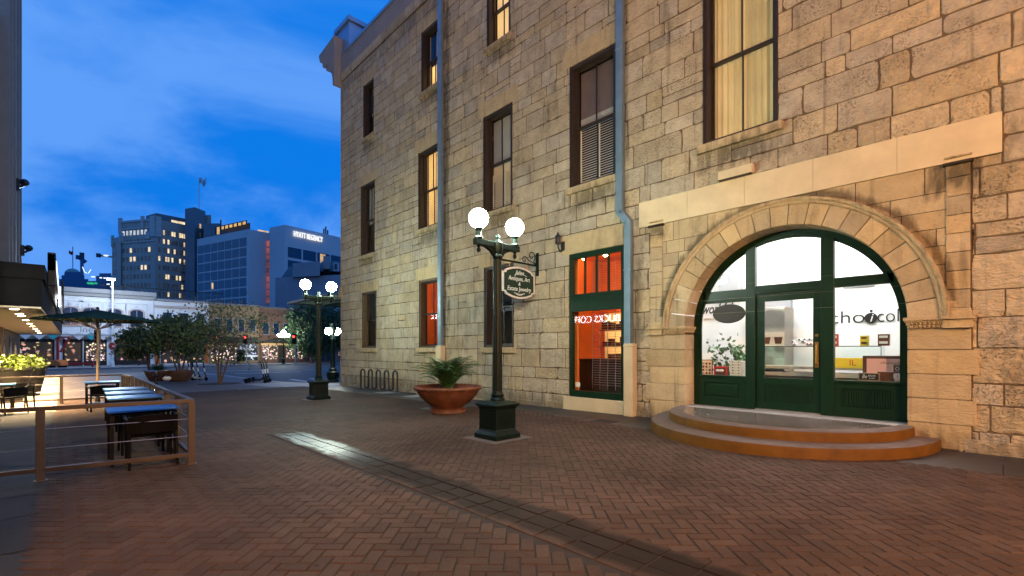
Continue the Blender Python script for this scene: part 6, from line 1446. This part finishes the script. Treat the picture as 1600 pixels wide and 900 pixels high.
for j in range(8):
    z_ = TZ - 14 - j * RH * 1.05; mb = MB(); mb.obox(pt(B, dU, nU, LU * .80), pt(B, dU, nU, LU * .985), nU, 0, 1.2, z_, z_ + .22)
    for k in range(6): u = LU * (.80 + .185 * k / 5); mb.obox(pt(B, dU, nU, u), pt(B, dU, nU, u + .05), nU, 1.12, 1.2, z_ + .22, z_ + 1.2)
    mb.obox(pt(B, dU, nU, LU * .80), pt(B, dU, nU, LU * .985), nU, 1.12, 1.2, z_ + 1.15, z_ + 1.22); mb.build('balcony', M['tower_core'], tow, w=True)
fp = far(311, 166); zb_ = hz(325, 163); mb = MB(); mb.tube([(*fp, zb_), (*fp, hz(278, 166))], .16, 6); mb.build('flagpole', M['white_plastic'], tow, w=True)
def flag(px0, px1, dep, ya_, yb_, label, m1):
    q = []; n = 10; mb = MB()
    for i in range(n + 1):
        x, y = far(px0 + (px1 - px0) * i / n, dep + .5 * math.sin(i * 1.1)); dz_ = .5 * math.sin(i * .8); q += [(x, y, hz(yb_, dep) + dz_ - i * .08), (x, y, hz(ya_, dep) + dz_ - i * .05)]
    mb.add(q, [(2 * i, 2 * i + 2, 2 * i + 3, 2 * i + 1) for i in range(n)], 0)
    hm = len(mb.f); q2 = [(x, y - .02, z + (0 if k % 2 else 0)) for k, (x, y, z) in enumerate(q)]
    o = mb.build('flag', [M[m1], M['white_cloth']], None, fix=False); s = o.modifiers.new('cloth', 'SOLIDIFY'); s.thickness = .05; tag(o, label, 'flag')
flag(311.5, 322, 166, 278, 287, 'flag on the brick hotel tower, flying to the right', 'white_cloth')

# ------------------------------------------------------------------ far skyline
D_ = 430
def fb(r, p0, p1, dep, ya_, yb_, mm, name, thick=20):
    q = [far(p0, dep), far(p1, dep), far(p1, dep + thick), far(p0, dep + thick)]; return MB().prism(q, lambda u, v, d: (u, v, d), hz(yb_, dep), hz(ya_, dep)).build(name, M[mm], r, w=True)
x, y = far(114, D_); dm = thing('domed_building', 'far stepped building with dusk blue in its colour, green dome and flagpole', 'building', (x, y, 0))
fb(dm, 92, 138, D_, 436, 560, 'far_dusk_blue', 'base'); fb(dm, 96, 132, D_ + 1, 430, 437, 'far_dusk_blue', 'tier'); fb(dm, 101, 127, D_ + 2, 425, 431, 'far_dusk_blue', 'tier')
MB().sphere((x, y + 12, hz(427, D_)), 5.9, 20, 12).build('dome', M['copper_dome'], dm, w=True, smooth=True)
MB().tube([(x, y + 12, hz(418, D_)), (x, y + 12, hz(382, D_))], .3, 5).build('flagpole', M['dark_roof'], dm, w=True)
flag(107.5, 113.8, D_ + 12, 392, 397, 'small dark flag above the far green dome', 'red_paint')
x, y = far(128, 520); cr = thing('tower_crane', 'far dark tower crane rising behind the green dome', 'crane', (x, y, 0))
MB().beam((x, y, 0), (x, y, hz(398, 520)), 3, 3).build('mast', M['far_dusk_blue'], cr, w=True); mb = MB(); q = far(122, 520); q2 = far(134, 524); mb.beam((*q, hz(401, 520)), (*q2, hz(409, 520)), 2.5, 4); mb.box(q[0] - 2, q[0] + 2, q[1] - 2, q[1] + 2, hz(405, 520), hz(399, 520)); mb.build('jib', M['far_dusk_blue'], cr, w=True)
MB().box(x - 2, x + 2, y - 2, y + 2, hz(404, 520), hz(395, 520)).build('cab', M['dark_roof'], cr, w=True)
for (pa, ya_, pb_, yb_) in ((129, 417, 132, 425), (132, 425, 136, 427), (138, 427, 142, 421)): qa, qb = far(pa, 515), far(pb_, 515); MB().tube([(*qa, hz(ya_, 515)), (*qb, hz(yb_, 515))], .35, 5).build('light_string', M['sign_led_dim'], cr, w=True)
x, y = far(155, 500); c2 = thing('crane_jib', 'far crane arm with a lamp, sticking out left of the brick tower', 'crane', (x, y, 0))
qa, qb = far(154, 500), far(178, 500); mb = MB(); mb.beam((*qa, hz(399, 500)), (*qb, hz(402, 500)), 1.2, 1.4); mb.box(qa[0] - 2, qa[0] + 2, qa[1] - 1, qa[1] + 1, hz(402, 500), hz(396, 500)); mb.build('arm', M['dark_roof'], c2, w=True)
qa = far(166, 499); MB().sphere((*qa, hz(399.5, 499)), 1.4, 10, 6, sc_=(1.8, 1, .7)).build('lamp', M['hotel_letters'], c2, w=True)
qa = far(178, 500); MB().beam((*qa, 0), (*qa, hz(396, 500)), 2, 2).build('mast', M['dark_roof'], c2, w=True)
x, y = far(150, 400); lo = thing('far_building', 'far low building with dusk blue in its colour and a small green lit sign', 'building', (x, y, 0))
fb(lo, 134, 165, 400, 439, 560, 'far_dusk_blue', 'wall'); fb(lo, 150, 176, 405, 431, 560, 'far_dusk_blue', 'wall'); fb(lo, 155, 174, 406, 427, 432, 'far_dusk_blue', 'roof_block')
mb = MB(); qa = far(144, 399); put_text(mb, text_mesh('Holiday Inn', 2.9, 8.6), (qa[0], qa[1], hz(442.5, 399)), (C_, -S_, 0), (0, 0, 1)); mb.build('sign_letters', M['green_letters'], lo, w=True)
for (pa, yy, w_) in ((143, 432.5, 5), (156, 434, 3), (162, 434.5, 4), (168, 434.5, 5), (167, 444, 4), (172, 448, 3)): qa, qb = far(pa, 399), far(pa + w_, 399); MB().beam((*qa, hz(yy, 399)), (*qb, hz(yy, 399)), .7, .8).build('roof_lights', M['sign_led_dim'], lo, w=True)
fnc = thing('roof_fence', 'dark railing along the flat roof of the plain white building', 'railing', (9, YS + 2, 7.0)); mb = MB()
for k in range(36): x = 3.2 + k * .34; mb.box(x - .02, x + .02, YS + 6, YS + 6.05, 7.0, 9.0)
mb.box(3, 15.4, YS + 6, YS + 6.06, 8.9, 9.0); mb.build('bars', M['dark_iron'], fnc, w=True); MB().box(3, 15.4, YS + 6.1, YS + 10, 6.9, 7.9).build('kerb_wall', M['tower_core'], fnc, w=True)

# ------------------------------------------------------------------ street furniture beyond the plaza
def post_xy(px, dep): x, y = far(px, dep); return x, y, -.28
x, y, z = post_xy(176, 48); lp_ = thing('light_pole', 'tall street light pole with bright white head, beside the green umbrella', 'street light', (x, y, z))
MB().lathe([(.16, 0), (.15, .5), (.10, .55), (.07, 9.0)], 12).build('pole', M['white_plastic'], lp_, smooth=True)
hd_ = MB(); hd_.box(-.5, .25, -.16, .16, 8.98, 9.10); hd_.build('head', M['grey_wall'], lp_); MB().box(-.46, .2, -.13, .13, 8.9, 8.978).build('lamp', M['led_head'], lp_)
fl_ = bpy.data.lights.new('pole_light', 'POINT'); fl_.energy = POLE_W; fl_.color = (.72, .86, 1); fl_.shadow_soft_size = .3
fo_ = bpy.data.objects.new('pole_light', fl_); col.objects.link(fo_); fo_.parent = lp_; fo_.location = (-.1, -3.0, 8.6)
ne = thing('no_entry_sign', 'round red no entry sign on the tall street light pole', 'sign', (x - .02, y - .1, hz(541, 48)), -YAW)
MB().tube([(0, -.03, 0), (0, .0, 0)], .40, 24).build('disc', M['red_paint'], ne); MB().box(-.27, .27, -.036, -.031, -.06, .06).build('bar', M['white_plastic'], ne); mb = MB(); mb.tube([(.41 * math.cos(i * .2618), -.02, .41 * math.sin(i * .2618)) for i in range(24)], .025, 5, closed=True); mb.build('rim', M['white_plastic'], ne)
def signal(px, py, dep, label, back=False, ped=False):
    x, y, z = post_xy(px + (1.2 if not back else -2), dep); r = thing('traffic_signal', label, 'traffic signal', (x, y, z), -YAW); zz = hz(py, dep) - z
    MB().lathe([(.14, 0), (.12, .25), (.06, .3), (.055, zz + .55)], 10).build('post', M['grey_wall'], r, smooth=True)
    hm = 'orange_paint' if back else 'black_plastic'; MB().box(-.22, .18, -.30, -.02, zz - .85, zz + .32).build('housing', M[hm], r, bevel=.03)
    for k in range(1 if ped else 3):
        mb = MB(); mb.tube([(-.02, -.34, zz - .35 * k), (-.02, -.302, zz - .35 * k)], .115, 16); mb.build('lens', M['red_signal' if (k == 0 and not back) else 'black_plastic'], r)
        mb = MB(); mb.tube([(-.02 + .13 * math.cos(R(a)), -.40, zz - .35 * k + .13 * math.sin(R(a))) for a in range(0, 181, 20)], .015, 4); mb.build('visor', M[hm], r)
    return r
signal(340, 527, 56, 'red traffic signal seen through the airy tree'); signal(384, 527, 56, 'red traffic signal right of the airy tree'); signal(157, 521, 41, 'orange traffic signal facing away behind the umbrella pole', True); signal(460, 526, 54, 'small red signal near the dark street tree', False, True)
def multi(px, py, dep, label):
    x, y, z = post_xy(px, dep); r = thing('globe_lamp', label, 'street lamp', (x, y, z), 0, 'far lamps with globe clusters'); h = hz(py, dep) - z
    MB().lathe([(.2, 0), (.18, .6), (.08, .7), (.06, h - .3)], 10).build('column', M['iron_green'], r, smooth=True); mb = MB()
    for k in range(4): a = k * math.pi / 2; mb.tube([(0, 0, h - .5), (.5 * math.cos(a), .5 * math.sin(a), h - .35)], .03, 5); g_ = MB(); g_.sphere((.5 * math.cos(a), .5 * math.sin(a), h - .15), .2, 14, 8); g_.build('globe', M['globe_far'], r, smooth=True)
    mb.build('arms', M['iron_green'], r); g_ = MB(); g_.sphere((0, 0, h + .25), .24, 14, 8); g_.build('globe', M['globe_far'], r, smooth=True)
    return r
multi(443, 522, 57, 'far lamp with a cluster of white globes before the red brick building'); multi(263, 519, 56, 'far lamp with a cluster of white globes before the plain white building')
x, y, z = post_xy(376, 58); tb_ = thing('trash_bin', 'dark green round litter bin by the far kerb', 'bin', (x, y, z + .28)); MB().lathe([(.40, 0), (.45, .1), (.48, 1.1), (.52, 1.15), (.5, 1.3), (.2, 1.45), (0, 1.46)], 16).build('bin_body', M['iron_green'], tb_, smooth=True)
MB().lathe([(.53, 1.14), (.55, 1.17), (.53, 1.2)], 16).build('lid_rim', M['dark_iron'], tb_, smooth=True)
x, y = far(100, 47); rf_ = thing('red_steel_frame', 'red slanted steel frame standing by the street at the left', 'frame', (x, y, -.28), -YAW)
mb = MB(); mb.beam((-.75, 0, 3.0), (.6, 0, 3.0), .15, .15); mb.beam((.58, 0, 3.0), (-.35, 0, 1.5), .15, .15); mb.beam((-.62, 0, 3.0), (-.62, 0, 0), .2, .12); mb.build('frame', M['red_paint'], rf_); mb = MB(); mb.beam((-3.2, 0, .35), (3.0, 0, .35), .14, .2); mb.beam((-3.2, 0, 0), (-3.2, 0, .5), .14, .14); mb.beam((2.9, 0, 0), (2.9, 0, .5), .14, .14); mb.build('rail', M['red_paint'], rf_)
x, y = far(89, 45.5); ob_ = thing('street_barrier', 'orange curved shell shaped barrier in front of the red steel frame', 'barrier', (x, y, -.28), -YAW)
mb = MB(); mb.prism([(-.85, .18), (-.7, .55), (-.3, .75), (.3, .75), (.65, .6), (.8, .18)], lambda u, v, d: (u, d, v), -.4, .4); mb.build('shell', M['orange_paint'], ob_, bevel=.06); mb = MB(); mb.box(-.7, -.4, -.3, .3, 0, .18); mb.box(.4, .7, -.3, .3, 0, .18); mb.build('feet', M['black_plastic'], ob_)
# slatted green canopy over the pavement on the street front of the stone building
cn_ = thing('steel_canopy', 'green slatted steel canopy projecting from the street side of the stone building', 'canopy', (12, 24.6, 3.9))
mb = MB(); x0, x1, y0, y1 = 8.95, 17, 21.75, 27.3
mb.beam((x0, y0, 4.05), (x0, y1, 4.05), .06, .12); mb.beam((x0, y1, 4.05), (x1, y1, 4.05), .06, .12)
for k in range(5): x = x0 + .05 + k * 2; mb.beam((x, y0, 4.02), (x, y1, 4.02), .06, .14)
mb.build('frame', M['iron_green'], cn_, w=True); mb = MB()
for k in range(14): y = y0 + .2 + k * .4; mb.beam((x0 + .06, y, 4.10), (x1, y, 4.10), .05, .05)
mb.build('slats', M['canopy_slat'], cn_, w=True)
mb = MB(); mb.beam((12.5, 25.2, -.3), (12.5, 25.2, 4.0), .14, .14); mb.beam((16, 25.2, -.3), (16, 25.2, 4.0), .14, .14); mb.build('posts', M['iron_green'], cn_, w=True)
bx2 = thing('utility_box', 'grey utility cabinet beyond the stone corner by the street', 'cabinet', (14.3, 31, -.41)); MB().box(-.6, .6, -.4, .4, 0, 1.3).build('cabinet', M['grey_wall'], bx2, bevel=.03); MB().box(-.5, .5, -.42, -.401, .15, 1.2).build('door', M['tower_trim'], bx2)
